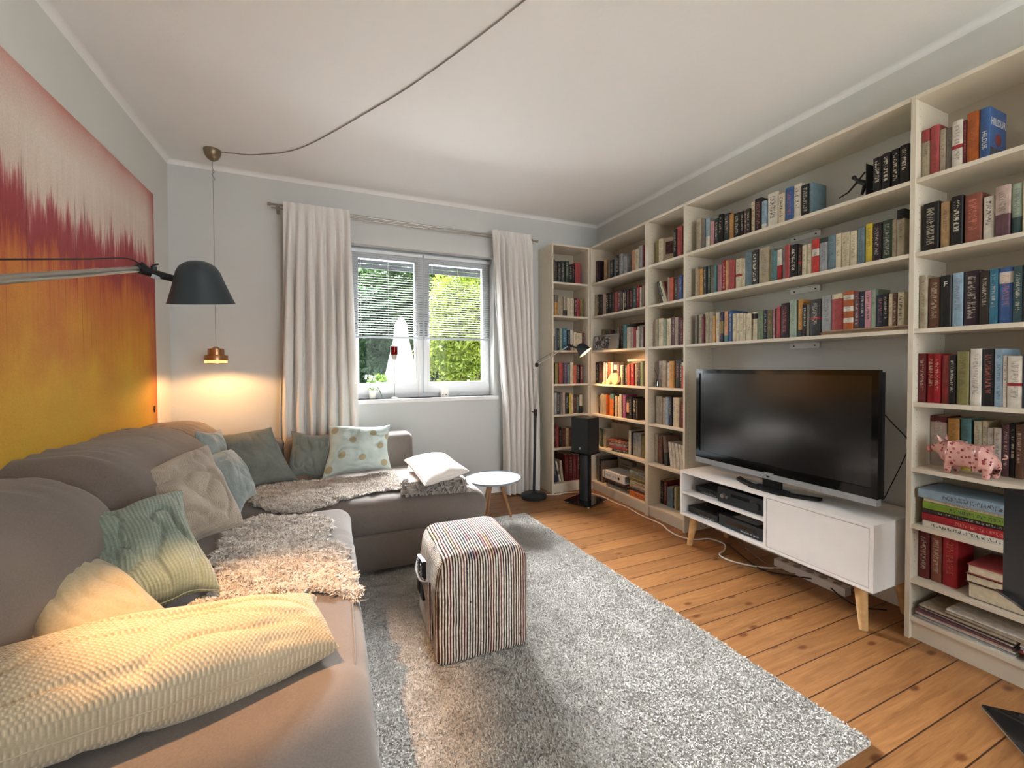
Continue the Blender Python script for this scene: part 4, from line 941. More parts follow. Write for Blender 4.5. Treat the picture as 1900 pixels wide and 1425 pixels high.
# pendant
t = thing('pendant_lamp', 'small copper pendant lamp hanging in the left corner by a thin cord', 'pendant lamp', (-.735, 3.46, 0))
bm = B(); lathe(bm, [(.0, -.075), (.012, -.074), (.032, -.06), (.047, -.035), (.052, -.008), (.052, 0), (0, 0)], 28, (0, 0, ZC)); fin('ceiling_canopy', bm, plain('aged_brass', '8d7c66', .35, metal=.7), t, smooth=True)
bm = B(); tube(bm, [(0, 0, ZC - .07), (0, 0, 1.35)], .0017, 6); tube(bm, spline([(0, 0, ZC - .13), (.008, 0, ZC - .15), (-.006, 0, ZC - .165), (.006, 0, ZC - .185), (.012, 0, ZC - .205)], 4), .0022, 6); fin('cord', bm, M['cable_g'], t)
bm = B(); lathe(bm, [(0, 1.358), (.012, 1.355), (.025, 1.345), (.047, 1.342), (.049, 1.325), (.049, 1.30), (.052, 1.298), (.068, 1.296), (.0705, 1.29), (.0705, 1.262), (.0690, 1.262), (.068, 1.292), (.047, 1.296), (.045, 1.338), (0, 1.342)], 40); fin('lamp_shade', bm, M['copper'], t, smooth=True)
bm = B(); lathe(bm, [(.066, 1.262), (.0655, 1.240), (.064, 1.240), (.0645, 1.262)], 40); fin('glass_ring', bm, M['glow_ring'], t, smooth=True)
bm = B(); lathe(bm, [(.0665, 1.242), (.0665, 1.237), (.063, 1.237), (.063, 1.242)], 40); fin('bottom_ring', bm, M['copper'], t, smooth=True)
bm = B(); lathe(bm, [(0, 1.258), (.018, 1.262), (.022, 1.277), (.014, 1.295), (0, 1.298)], 16); fin('bulb', bm, M['bulb'], t, smooth=True)
l = light('pendant_light', 'SPOT', (0, 0, 1.234), 2.3, (1, .52, .20), shadow_soft_size=.03, spot_size=R(165), spot_blend=.35); l.parent = t; aim(l, (0, 0, -1))
cable('thin grey cable swagged across the ceiling from the pendant lamp', [(-.735, 3.46, ZC - .006), (-.60, 3.44, ZC - .006), (-.451, 3.393, ZC - .006), (-.168, 3.174, ZC - .006), (.257, 2.511, ZC - .006), (.479, 2.113, ZC - .006), (.735, 1.569, ZC - .006), (.95, 1.0, ZC - .006), (1.1, .4, ZC - .006)], .0032, M['cable_g'], 'ceiling_cable')

# ================================================================== WINDOW SILL THINGS
zs = WZ0
t = thing('potted_orchid', 'small white-flowering orchid in a white pot on the window sill', 'potted plant', (.322, 3.79, zs))
bm = B(); lathe(bm, [(0, 0), (.022, 0), (.026, .01), (.036, .07), (.037, .078), (.034, .078), (.03, .07), (0, .068)], 28); fin('pot', bm, M['whitep'], t, smooth=True)
bm = B()
for a, l in ((.3, .09), (2.2, .08), (3.6, .07), (5.2, .085)):
    pts = spline([(0, 0, .07), (math.cos(a) * l * .5, math.sin(a) * l * .5, .10), (math.cos(a) * l, math.sin(a) * l, .07 if a != .3 else .01)], 6); n = len(pts)
    for i in range(n - 1):
        w0 = .013 * math.sin(math.pi * (i + .3) / n); w1 = .013 * math.sin(math.pi * (i + 1.3) / n) if i < n - 2 else .001; s = Vector((-math.sin(a), math.cos(a), 0))
        q = [bm.verts.new(p) for p in (pts[i] - s * w0, pts[i] + s * w0, pts[i + 1] + s * w1, pts[i + 1] - s * w1)]; bm.faces.new(q)
fin('leaves', bm, M['green'], t, smooth=True)
bm = B(); st = spline([(0, 0, .07), (.01, 0, .13), (.02, -.005, .17), (.0, -.01, .20), (-.03, -.01, .195)], 6); tube(bm, st, .0018, 6); tube(bm, spline([(.01, 0, .12), (.03, 0, .15), (.06, -.005, .145)], 6), .0015, 6); fin('stems', bm, M['green'], t)
bm = B(); rr = random.Random(2)
for k in range(12):
    c0 = Vector((rr.uniform(-.055, .02), rr.uniform(-.02, .01), rr.uniform(.165, .215))) if k < 8 else Vector((rr.uniform(.03, .08), rr.uniform(-.01, .01), rr.uniform(.13, .155)))
    for j in range(5):
        a = j * 1.2566 + k; d = Vector((math.cos(a), -.3, math.sin(a))) * .012; s = Vector((-math.sin(a), 0, math.cos(a))) * .006
        bm.faces.new([bm.verts.new(p) for p in (c0, c0 + d * .6 + s, c0 + d, c0 + d * .6 - s)])
fin('blossoms', bm, M['whitefl'], t)
t = thing('tealight_goblet', 'tall slender goblet with red glass cup on a thin metal stem', 'candle holder', (.508, 3.79, zs))
bm = B(); lathe(bm, [(0, 0), (.036, 0), (.038, .006), (.03, .012), (.006, .016), (0, .016)], 32); fin('foot', bm, M['silver'], t, smooth=True)
bm = B(); tube(bm, [(0, 0, .014), (0, 0, .34)], .0022, 8); fin('stem', bm, M['black'], t)
bm = B(); lathe(bm, [(0, .33), (.012, .335), (.024, .355), (.031, .39), (.032, .46), (.0305, .46), (.0295, .39), (.022, .357), (0, .338)], 32); fin('glass_cup', bm, M['redglass'], t, smooth=True)
bm = B(); lathe(bm, [(0, .3285), (.013, .333), (.026, .353), (.0325, .385), (.032, .385), (.025, .356), (0, .333)], 32); fin('metal_cradle', bm, M['steel'], t, smooth=True)
t = thing('ceramic_house', 'small white ceramic house on the window sill', 'ornament', (.958, 3.785, zs))
bm = B(); v = [(-.032, 0), (.032, 0), (.032, .065), (0, .095), (-.032, .065)]
a = [bm.verts.new((x, -.025, z)) for x, z in v]; b = [bm.verts.new((x, .025, z)) for x, z in v]; bm.faces.new(a); bm.faces.new(b[::-1])
for i in range(5): bm.faces.new((a[(i + 1) % 5], a[i], b[i], b[(i + 1) % 5]))
fin('walls', bm, M['whitep'], t, bevel=.003)
bm = B(); box(bm, -.024, -.014, -.005, .006, .07, .112); fin('chimney', bm, M['whitep'], t)
bm = B()
for x in (-.02, 0, .013): box(bm, x - .004, x + .004, -.0262, -.0245, .015, .028)
fin('window_cutouts', bm, M['black'], t)

# ================================================================== SPEAKERS
def speaker(label, slabel, tip, u, v, w, d, zb, zt, bw, bd, lab=True, off=(0.03, .03)):
    u = Vector((u[0], u[1], 0)).normalized(); v = Vector((v[0], v[1], 0)).normalized(); T = Vector((tip[0], tip[1], 0))
    cen = T + u * bw / 2 + v * bd / 2; rz = math.atan2(v.y, v.x)     # local x = depth v, local y = +-u
    sg = 1 if v.cross(u).z > 0 else -1
    t = thing('speaker_stand', slabel, 'speaker stand', (cen.x, cen.y, 0), rz, 'loudspeaker stands')
    bm = B(); box(bm, -bd / 2, bd / 2, -bw / 2, bw / 2, .018, .026); fin('glass_base', bm, M['darkgl'], t, bevel=.002)
    for a in (-1, 1):
        for b in (-1, 1):
            bm = B(); lathe(bm, [(.010, 0), (.014, .004), (.012, .018)], 12, (a * (bd / 2 - .02), b * (bw / 2 - .02), 0)); fin('foot', bm, M['steel'], t, smooth=True)
    bm = B(); tube(bm, [(0, 0, .026), (0, 0, zb - .012)], .045, 24); fin('column', bm, M['blackm'], t, smooth=True)
    bm = B(); box(bm, -.02, .02, -.05, .05, .026, zb - .012); fin('column_spine', bm, M['black'], t)
    bm = B(); box(bm, -d / 2 - .01, d / 2 + .01, -w / 2 - .01, w / 2 + .01, zb - .012, zb - .004); fin('top_plate', bm, M['darkgl'], t, bevel=.001)
    s = thing('loudspeaker', label, 'loudspeaker', (cen.x, cen.y, zb - .004), rz, 'black bookshelf loudspeakers')
    bm = B(); box(bm, -d / 2, d / 2, -w / 2, w / 2, 0, zt - zb); fin('cabinet', bm, plain('black_ash_cabinet', '26282a', .4, var=.08, sc=30), s, bevel=.003)
    bm = B(); box(bm, -d / 2 - .012, -d / 2, -w / 2 + .006, w / 2 - .006, .006, zt - zb - .006); fin('fabric_grille', bm, M['grille'], s, bevel=.003)
    if lab: bm = B(); box(bm, -d / 2 - .0135, -d / 2 - .012, -.012, .002, .035, .055); fin('badge', bm, M['silver'], s)
    bm = B(); box(bm, d / 2, d / 2 + .004, -.03, .03, .05, .11); fin('terminal_plate', bm, M['silver'], s)
M['grille'] = plain('speaker_cloth', '2b2e2f', .95, var=.1, sc=200)
speaker('black loudspeaker in front of the corner bookcases', 'black stand with glass base in front of the corner bookcases', (1.985, 2.955), (-.40, .92), (.92, .40), .18, .16, .455, .765, .26, .28)
speaker('black loudspeaker cut off by the right picture edge', 'black stand with glass base at the lower right corner', (2.062, .665), (.05, -1), (-1, -.05) if False else (1, .05), .19, .12, .455, .80, .30, .18, False) if False else None

# right-hand speaker: its base corner and its box edge just enter the frame
t = thing('speaker_stand', 'black stand with glass base at the lower right corner', 'speaker stand', (2.062, .455, 0), R(45), 'loudspeaker stands')
bm = B(); box(bm, -.15, .15, -.15, .15, .018, .026); fin('glass_base', bm, M['darkgl'], t, bevel=.002)
bm = B(); box(bm, -.152, .152, -.152, .152, .015, .018); fin('steel_rim', bm, M['steel'], t)
for a in (-1, 1):
    for b in (-1, 1): bm = B(); lathe(bm, [(.010, 0), (.014, .004), (.012, .016)], 12, (a * .13, b * .13, 0)); fin('foot', bm, M['steel'], t, smooth=True)
bm = B(); tube(bm, [(.03, .02, .026), (.03, .02, .438)], .04, 24); fin('column', bm, M['blackm'], t, smooth=True)
bm = B(); box(bm, -.06, .13, -.06, .13, .438, .446); fin('top_plate', bm, M['darkgl'], t, bevel=.001)
s = thing('loudspeaker', 'black loudspeaker cut off by the right picture edge', 'loudspeaker', (2.075, .50, .446), R(45), 'black bookshelf loudspeakers')
bm = B(); box(bm, -.085, .09, -.09, .09, 0, .345); fin('cabinet', bm, M['black'], s, bevel=.003)
bm = B(); box(bm, -.097, -.085, -.084, .084, .006, .339); fin('fabric_grille', bm, M['grille'], s, bevel=.003)

# ================================================================== BOOKS
PAL = {'stone': ('b3a791', 'beige'), 'grey': ('7d7970', 'grey'), 'tan': ('b79870', 'tan'), 'skyblue': ('97b2c6', 'pale blue'), 'pink': ('cf97a3', 'pink'), 'charcoal': ('3f4142', 'charcoal'), 'black': ('252425', 'black'),
 'amber': ('cf9a55', 'amber'), 'blackbrown': ('38302c', 'brown-black'), 'plum': ('6b4a52', 'plum'), 'cream': ('ddd2b6', 'cream'), 'white': ('e3ddd1', 'white'), 'blue': ('4668a0', 'blue'), 'steel': ('728b98', 'steel blue'),
 'darkgreen': ('43564a', 'dark green'), 'teal': ('5f8f93', 'teal'), 'dustypink': ('b47f87', 'dusty pink'), 'red': ('a92b33', 'red'), 'peach': ('d8a37f', 'peach'), 'rose': ('b04f50', 'dusty red'), 'olive': ('8b8554', 'olive'), 'silver': ('a3a8ac', 'silver grey'),
 'scarlet': ('cb3f38', 'bright red'), 'yellow': ('d8c244', 'yellow'), 'plumblack': ('382b33', 'aubergine'), 'maroon': ('6d2c31', 'maroon'), 'navy': ('343d52', 'navy'), 'sage': ('7d9072', 'sage green'), 'moss': ('6f6e4c', 'moss brown'), 'mint': ('a3b5a4', 'mint'),
 'rust': ('b8622f', 'rust orange'), 'brown': ('6f5040', 'brown'), 'navyblack': ('282a33', 'blue-black'), 'tealblue': ('3f7892', 'teal blue'), 'purple': ('5f5172', 'purple'), 'coral': ('cf6a55', 'coral'), 'pinkstone': ('c2ada3', 'pinkish beige'), 'darkteal': ('3d585a', 'dark teal'),
 'brownstone': ('8f7c70', 'taupe'), 'vermilion': ('d0523a', 'orange-red'), 'orange': ('db7d3c', 'orange'), 'magenta': ('9a4f80', 'magenta'), 'russet': ('94594a', 'russet'), 'lime': ('83a83c', 'lime green')}
BOOKS={
'T1':'2.1777 0.0442 0.226 stone|2.1407 0.025 0.21 grey|2.1063 0.0343 0.204 skyblue b:0,.4,white|2.0823 0.0139 0.183 tan|2.0626 0.0228 0.169 pink|2.0342 0.0305 0.18 charcoal|2.0003 0.0329 0.197 black|1.9626 0.0427 0.19 charcoal|1.9229 0.0341 0.175 amber|1.8806 0.0465 0.165 black|1.8467 0.0217 0.164 blackbrown|1.8232 0.0214 0.161 plum|1.7992 0.0229 0.163 blackbrown|1.7724 0.0255 0.197 cream|1.7366 0.0449 0.203 black|1.6995 0.0273 0.174 skyblue b:0,.22,white|1.6496 0.0677 0.205 white k|1.5948 0.0368 0.177 cream k|1.5532 0.0435 0.197 blue',
'T1b':'1.5098 0.0413 0.198 white k|1.4652 0.0445 0.178 black|1.4345 0.016 0.176 steel|1.1389 0.0356 0.173 black k|1.1046 0.0317 0.176 black k|1.0727 0.0307 0.181 black k|1.0397 0.0341 0.185 black k',
'T2':'2.1975 0.0214 0.214 stone|2.176 0.0197 0.193 tan|2.1531 0.0243 0.19 amber|2.1252 0.0238 0.198 charcoal|2.0957 0.0257 0.199 darkgreen|2.0645 0.0321 0.189 grey|2.0386 0.018 0.186 teal|2.0084 0.0309 0.18 dustypink|1.9761 0.0311 0.208 red|1.9495 0.0204 0.201 peach|1.9185 0.0374 0.197 rose|1.8696 0.0442 0.191 cream b:.42,.5,red|1.8361 0.0204 0.182 cream|1.8025 0.0453 0.22 steel|1.7577 0.0409 0.217 charcoal k|1.7024 0.066 0.218 stone|1.6633 0.0104 0.195 olive|1.6472 0.0205 0.194 steel|1.6256 0.0212 0.179 teal|1.6025 0.0232 0.178 white b:0,.5,red|1.5821 0.015 0.195 silver|1.559 0.0288 0.194 rose|1.5237 0.0392 0.187 black k',
'T2b':'1.4881 0.0224 0.175 blackbrown b:.42,.48,red|1.4652 0.0199 0.168 cream|1.4418 0.0254 0.17 cream|1.4087 0.0369 0.183 scarlet b:.52,.72,white|1.3697 0.039 0.181 silver b:.86,1,charcoal|1.3312 0.0364 0.183 steel|1.3014 0.0223 0.182 cream|1.277 0.0236 0.182 cream|1.2578 0.0135 0.179 cream|1.2353 0.0301 0.176 cream|1.2029 0.0316 0.182 steel|1.1703 0.0281 0.191 yellow|1.1382 0.0325 0.184 plumblack|1.1007 0.0406 0.187 darkgreen|1.0713 0.0153 0.179 stone|1.0482 0.0294 0.217 stone b:.8,1,black',
'T3':'2.1979 0.0175 0.203 grey|2.1671 0.0392 0.206 stone|2.1366 0.0197 0.188 maroon|2.1088 0.0321 0.212 stone|2.0758 0.0291 0.214 stone|2.0508 0.0191 0.182 amber|2.0229 0.0331 0.202 cream|1.9926 0.025 0.2 navy b:.3,.7,olive|1.9623 0.0313 0.202 peach b:0,.22,teal|1.93 0.0315 0.202 blue|1.8984 0.0259 0.179 cream|1.8714 0.0258 0.178 cream|1.8458 0.023 0.176 cream|1.8249 0.0164 0.17 cream|1.8082 0.0154 0.168 cream|1.7878 0.024 0.168 cream|1.7664 0.015 0.174 cream b:.76,.94,black|1.7467 0.0229 0.171 cream b:.76,.94,black|1.7168 0.0325 0.175 sage|1.6882 0.0212 0.176 navy|1.6599 0.0319 0.173 moss|1.6344 0.0102 0.176 pink|1.6219 0.0128 0.177 maroon|1.6034 0.0216 0.185 rose|1.569 0.0453 0.199 plumblack|1.5259 0.0366 0.21 mint',
'T3b':'1.4875 0.0218 0.208 amber b:0,.2,charcoal|1.4629 0.0238 0.177 black k|1.4434 0.0129 0.177 grey|1.4099 0.0518 0.196 charcoal b:.46,.52,red|1.3573 0.0491 0.209 silver|1.3031 0.0552 0.209 cream b:.1,.88,rose|1.2526 0.0438 0.213 rust b:s,0,white|1.2172 0.0232 0.205 plum|1.1938 0.0217 0.203 navy|1.17 0.0241 0.201 pink k|1.1488 0.0161 0.208 mint z|1.1239 0.031 0.174 navy z|1.0989 0.0173 0.176 black z|1.0815 0.0149 0.173 cream z|1.066 0.0149 0.174 brown z|1.0452 0.0251 0.174 cream z k',
'C1':'1.9593 0.0103 0.216 darkgreen|1.9807 0.0312 0.204 charcoal|2.0179 0.0422 0.206 black|2.0607 0.0416 0.213 charcoal|2.1014 0.0381 0.217 darkgreen|2.1418 0.0408 0.182 black|2.1785 0.0309 0.188 navyblack|2.2287 0.0651 0.214 rose',
'C2':'1.9555 0.0107 0.191 brown|1.9818 0.0403 0.2 amber b:.65,1,grey|2.0157 0.0249 0.197 stone|2.0444 0.0308 0.189 stone|2.0811 0.0406 0.188 stone b:0,.32,charcoal|2.1228 0.0401 0.18 cream|2.1633 0.0382 0.18 cream|2.1981 0.028 0.182 maroon|2.2324 0.0384 0.172 rose|2.2613 0.017 0.172 tan|2.2818 0.0205 0.175 olive',
'C3':'1.9551 0.0193 0.212 cream b:0,.65,brown|1.9789 0.0248 0.21 steel|2.006 0.0279 0.213 charcoal|2.0363 0.0301 0.214 mint|2.0779 0.0506 0.218 tealblue|2.1198 0.0306 0.201 navy|2.1556 0.036 0.2 white|2.1914 0.0331 0.182 cream|2.2241 0.0302 0.173 cream|2.2551 0.0296 0.174 cream|2.2817 0.0211 0.179 maroon',
'C4':'1.9862 0.0368 0.199 olive|2.0272 0.0411 0.204 rose|2.0586 0.0187 0.192 charcoal|2.0844 0.0299 0.201 purple|2.116 0.0301 0.186 steel|2.1511 0.036 0.205 cream|2.1913 0.0404 0.181 coral|2.2298 0.0324 0.181 black|2.262 0.0289 0.183 maroon',
'C5':'1.9707 0.0243 0.209 silver|2.0048 0.042 0.215 charcoal|2.0382 0.0217 0.205 grey|2.0652 0.0283 0.208 pinkstone|2.1033 0.0439 0.192 black|2.1376 0.0226 0.2 yellow|2.1636 0.0263 0.186 cream|2.1918 0.0259 0.178 maroon|2.222 0.0324 0.178 darkgreen|2.2563 0.0331 0.181 cream b:0,.4,black',
'C6':'1.9544 0.014 0.2 charcoal|1.9705 0.0162 0.2 maroon|1.9927 0.026 0.205 rose|2.0207 0.0267 0.187 black|2.0581 0.0439 0.178 plum|2.1005 0.0365 0.175 cream|2.1358 0.0306 0.175 brown|2.1721 0.0365 0.178 charcoal|2.2144 0.0424 0.168 maroon',
'W1':'3.4518 0.052 0.221 plumblack|3.3084 0.0525 0.199 tan|3.2383 0.0367 0.169 grey|3.1918 0.0523 0.173 black|3.1523 0.0226 0.181 steel|3.1114 0.0562 0.199 black k|3.0564 0.0499 0.196 silver|3.0048 0.0496 0.162 silver|2.8852 0.0401 0.187 peach|2.8356 0.0558 0.184 cream|2.7804 0.0504 0.201 silver|2.7413 0.0245 0.194 maroon',
'W2':'3.4108 0.0391 0.212 stone|3.3716 0.0343 0.209 blackbrown|3.3396 0.0267 0.203 charcoal|3.2913 0.0528 0.205 pinkstone|3.2427 0.0405 0.201 black k|3.1956 0.05 0.198 black|3.1509 0.0346 0.196 charcoal|3.1117 0.0394 0.188 rose|3.0656 0.05 0.196 plum|3.0241 0.0295 0.195 charcoal|3.0005 0.0133 0.167 cream|2.9694 0.0456 0.188 black k|2.9383 0.0133 0.179 plum|2.9031 0.0539 0.184 black k|2.8518 0.0406 0.189 darkteal|2.8136 0.0327 0.191 red|2.7848 0.0211 0.176 white|2.7553 0.0287 0.18 brownstone',
'W3':'3.542 0.0382 0.211 tan|3.4837 0.0707 0.196 grey|3.4123 0.069 0.193 grey|3.35 0.0506 0.191 maroon|3.3016 0.0421 0.181 black|3.2565 0.0403 0.188 silver|3.2189 0.0292 0.21 white|3.1768 0.0485 0.218 brownstone|3.1339 0.0317 0.217 stone',
'W3b':'3.0238 0.0295 0.206 black|2.9852 0.0443 0.211 teal|2.9492 0.0243 0.184 cream|2.9189 0.033 0.184 white|2.8882 0.0252 0.182 pinkstone|2.858 0.032 0.179 rose|2.8291 0.0213 0.151 white|2.8048 0.0241 0.181 white|2.7735 0.0348 0.179 silver|2.747 0.0151 0.171 maroon',
'W4':'3.4051 0.0469 0.207 black|3.3426 0.074 0.213 blackbrown|3.2869 0.0296 0.207 silver|3.256 0.0282 0.198 silver|3.2318 0.0164 0.211 charcoal|3.1994 0.0445 0.206 vermilion|3.1625 0.0256 0.203 silver|3.1213 0.0539 0.179 cream b:.1,.75,black|3.0725 0.0401 0.182 plum|3.0296 0.0415 0.177 cream|2.9968 0.0206 0.173 charcoal|2.9712 0.0271 0.173 black|2.9486 0.0155 0.175 brown|2.9274 0.0245 0.181 coral|2.8783 0.0465 0.19 red|2.8402 0.0258 0.185 stone|2.8165 0.0176 0.196 black|2.793 0.0263 0.198 navy|2.7578 0.038 0.207 sage',
'W5':'3.3736 0.0224 0.182 blackbrown|3.3471 0.0268 0.183 stone|3.3144 0.036 0.197 stone|3.2765 0.0362 0.189 stone|3.2434 0.0273 0.196 rust|3.2135 0.03 0.19 rust|3.1695 0.051 0.204 orange b:.78,1,teal|3.1348 0.0134 0.195 black|3.1111 0.0306 0.19 cream|3.0889 0.0106 0.185 maroon|3.0708 0.0223 0.188 cream|3.044 0.0288 0.207 cream|3.0231 0.0091 0.189 brown|2.9958 0.0422 0.207 magenta|2.9484 0.045 0.184 black b:.3,.75,peach|2.9042 0.0403 0.193 black|2.8614 0.0423 0.186 black k|2.8287 0.0201 0.18 blackbrown',
'W6':'3.3592 0.0534 0.176 darkgreen|3.3089 0.0444 0.178 stone|2.9409 0.0271 0.214 white|2.9149 0.0192 0.206 navyblack|2.8788 0.049 0.201 silver|2.8253 0.0549 0.206 silver|2.7763 0.0401 0.188 olive',
'N1':'2.5945 0.0315 0.19 olive|2.5512 0.0498 0.193 cream|2.5132 0.0224 0.171 stone|2.3992 0.0366 0.219 black|2.3558 0.0468 0.227 rose|2.3187 0.0229 0.209 black',
'N2':'2.4644 0.0162 0.194 stone|2.435 0.0399 0.184 coral|2.3965 0.0336 0.18 charcoal|2.3691 0.0177 0.18 plum|2.3419 0.0331 0.184 blue|2.3145 0.0183 0.175 maroon',
'N3':'2.6231 0.0253 0.202 pinkstone|2.5933 0.0303 0.216 stone|2.5479 0.0525 0.219 cream|2.5056 0.0243 0.206 mint|2.468 0.047 0.21 cream|2.4188 0.0366 0.218 plum|2.3818 0.034 0.21 pinkstone|2.3551 0.0159 0.208 plum|2.3324 0.0261 0.203 maroon|2.3116 0.012 0.192 rose',
'N4':'2.5517 0.0349 0.206 pinkstone|2.5092 0.0463 0.207 stone|2.4697 0.0302 0.192 white|2.4272 0.0509 0.203 amber|2.3785 0.0417 0.211 charcoal|2.3439 0.024 0.206 black|2.3178 0.0247 0.192 vermilion b:.88,1,white',
'N5':'2.582 0.037 0.218 stone|2.5442 0.035 0.219 stone|2.5111 0.0276 0.212 pinkstone|2.4779 0.0354 0.219 skyblue|2.4418 0.0336 0.223 navy|2.4058 0.0297 0.221 cream|2.373 0.0328 0.223 cream|2.3255 0.0375 0.187 maroon',
'N6':'2.6251 0.0348 0.231 stone|2.5749 0.0513 0.22 brown',
'N7':'2.6287 0.0384 0.186 black|2.5884 0.0385 0.2 maroon|2.5324 0.0688 0.156 steel|2.4875 0.0173 0.172 black|2.4694 0.012 0.172 cream|2.45 0.0242 0.179 olive',
'R1':'0.9672 0.029 0.212 stone b:.75,1,rose|0.9372 0.0286 0.214 rose|0.913 0.0176 0.188 stone|0.8944 0.0173 0.184 grey|0.867 0.0335 0.197 white b:.42,.5,red|0.8448 0.0088 0.187 maroon|0.8208 0.037 0.208 rust|0.7868 0.0285 0.204 blue',
'R2':'0.9443 0.0525 0.209 black|0.9003 0.0298 0.197 tan|0.8632 0.0356 0.207 black k|0.8175 0.0498 0.199 russet k|0.7742 0.0304 0.173 white k|0.7352 0.0397 0.198 pinkstone b:0,.45,plum|0.7002 0.0286 0.194 mint b:0,.35,darkteal|0.6734 0.0231 0.195 cream',
'R3':'0.9666 0.0256 0.233 stone|0.933 0.038 0.218 brown|0.895 0.0348 0.219 black k|0.86 0.0327 0.223 skyblue|0.8183 0.0485 0.223 plumblack|0.7808 0.0244 0.214 blackbrown|0.7566 0.0212 0.217 tealblue|0.7253 0.0387 0.216 blue b:.72,.92,white|0.6934 0.0224 0.213 darkteal|0.6693 0.0231 0.215 black k',
'R4':'0.9665 0.0234 0.214 maroon|0.9403 0.0263 0.213 red|0.9164 0.0187 0.209 red|0.8928 0.0259 0.203 rose|0.8687 0.019 0.202 black|0.8389 0.0373 0.218 olive|0.8021 0.0331 0.228 white|0.7675 0.033 0.226 black|0.7392 0.0212 0.225 skyblue|0.7221 0.0109 0.198 white|0.696 0.0393 0.195 white b:.42,.48,red|0.6646 0.0214 0.201 navy',
'R5':'0.98 0.0629 0.222 maroon b:0,.88,pinkstone|0.9236 0.0406 0.216 amber|0.8817 0.0363 0.221 teal b:0,.5,yellow|0.8417 0.0235 0.214 cream|0.8202 0.0162 0.216 cream|0.8008 0.0202 0.19 white|0.7772 0.0238 0.193 white|0.7527 0.0214 0.208 plum|0.7322 0.0166 0.216 black|0.7114 0.0222 0.213 brown',
'R7':'0.9822 0.0441 0.203 maroon|0.9347 0.0429 0.208 russet|0.8816 0.0576 0.209 red',
}

def make_book(w, h, d, colname, band=None, strong=0, seed=0, name='book'):
    bm = B(); tk = .0022 if w > .012 else .0012; hw = w / 2; rd = min(.005, w * .22) if (w > .024 and h < .26) else .0012
    n = 6; outer = []
    for k in range(n + 1):
        a = -math.pi / 2 + math.pi * k / n; outer.append((hw * math.sin(a), rd * (1 - math.cos(a))))
    pts = [(-hw, d)] + outer + [(hw, d), (hw - tk, d)] + [(x * (1 - tk / hw), y + tk) for x, y in outer[::-1]] + [(-hw + tk, d)]
    lo = [bm.verts.new((x, y, 0)) for x, y in pts]; hi = [bm.verts.new((x, y, h)) for x, y in pts]; m = len(pts)
    for i in range(m): bm.faces.new((lo[i], lo[(i + 1) % m], hi[(i + 1) % m], hi[i]))
    half = n + 2
    for lay, rv in ((lo, 1), (hi, 0)):
        for i in range(half):
            q = (lay[i], lay[i + 1], lay[m - 2 - i], lay[m - 1 - i]) if i + 1 <= m - 2 - i else None
            if q and len(set(q)) == 4: bm.faces.new(q if rv else q[::-1])
    bmesh.ops.recalc_face_normals(bm, faces=bm.faces)
    o = fin(name, bm, M['book']); c = srgb(PAL[colname][0]); o.color = c
    o['bh'] = float(h); o['tw'] = float(w); o['b0'] = 2.0; o['b1'] = 3.0; o['strp'] = 0.0; o['c2'] = [c[0], c[1], c[2]]
    lum = c[0] * .3 + c[1] * .6 + c[2] * .1; rr = random.Random(seed)
    lc = (.62, .56, .45) if lum < .18 else (.08, .07, .07)
    if lum < .18 and rr.random() < .2: lc = (.55, .16, .12)
    o['lc'] = [float(q) for q in lc]; o['ls'] = .95 if strong else (.55 if lum < .18 else .5)
    if band:
        a, b, cc = band.split(','); c2 = srgb(PAL[cc][0]); o['c2'] = [c2[0], c2[1], c2[2]]
        if a == 's': o['strp'] = 1.0; o['b0'] = 2.0
        else: o['b0'] = float(a) if float(a) > 0 else -1.0; o['b1'] = float(b) if float(b) < 1 else 2.0
    bm = B(); g = .0025; box(bm, -hw + tk, hw - tk, rd + tk * .5, d - g, g, h - g); fin('pages', bm, M['paper'], o)
    return o
ORD = ['first', 'second', 'third', 'fourth', 'fifth', 'sixth', 'seventh', 'eighth', 'ninth', 'tenth', 'eleventh', 'twelfth', 'thirteenth', 'fourteenth']
def label_row(items, where):
    """items: [(obj, colour words, width, height, extra words)] from left to right"""
    names = [(e + ' ' if e else '') + c for _, c, _, _, e in items]; used = {}
    for i, (o, c, w_, h_, e) in enumerate(items):
        same = [k for k in range(len(items)) if names[k] == names[i]]
        if len(same) == 1: lb = '%s book, %s' % (names[i], where)
        else:
            l = names[i - 1].split(' with')[0] if i else None; r = names[i + 1].split(' with')[0] if i + 1 < len(items) else None
            key = (l, r); others = [((names[k - 1].split(' with')[0] if k else None), (names[k + 1].split(' with')[0] if k + 1 < len(items) else None)) for k in same if k != i]
            thick = sorted(same, key=lambda k: -items[k][2])
            if thick[0] == i and items[thick[0]][2] > 1.25 * items[thick[1]][2]: lb = 'thickest %s book, %s' % (names[i], where)
            elif l is None: lb = 'leftmost %s book, %s' % (names[i], where)
            elif r is None: lb = 'rightmost %s book, %s' % (names[i], where)
            elif key not in others and l != names[i] and r != names[i] and l != r: lb = '%s book between %s and %s, %s' % (names[i], l, r, where)
            else: lb = '%s of the %s books from the left, %s' % (ORD[same.index(i)] if same.index(i) < len(ORD) else 'last', names[i], where)
            if len(lb.split()) > 16: lb = '%s %s book from the left, %s' % (ORD[min(same.index(i), 13)], names[i], where)
        o['label'] = lb; assert len(lb.split()) <= 16, lb
CB = 'bookcase beside the curtain'; WB = 'wide corner bookcase'; NB = 'bookcase left of television'; RB = 'bookcase right of television'; TB = 'long shelf above television'
sh = ['top shelf', 'second shelf', 'third shelf', 'fourth shelf', 'fifth shelf', 'sixth shelf', 'bottom shelf']
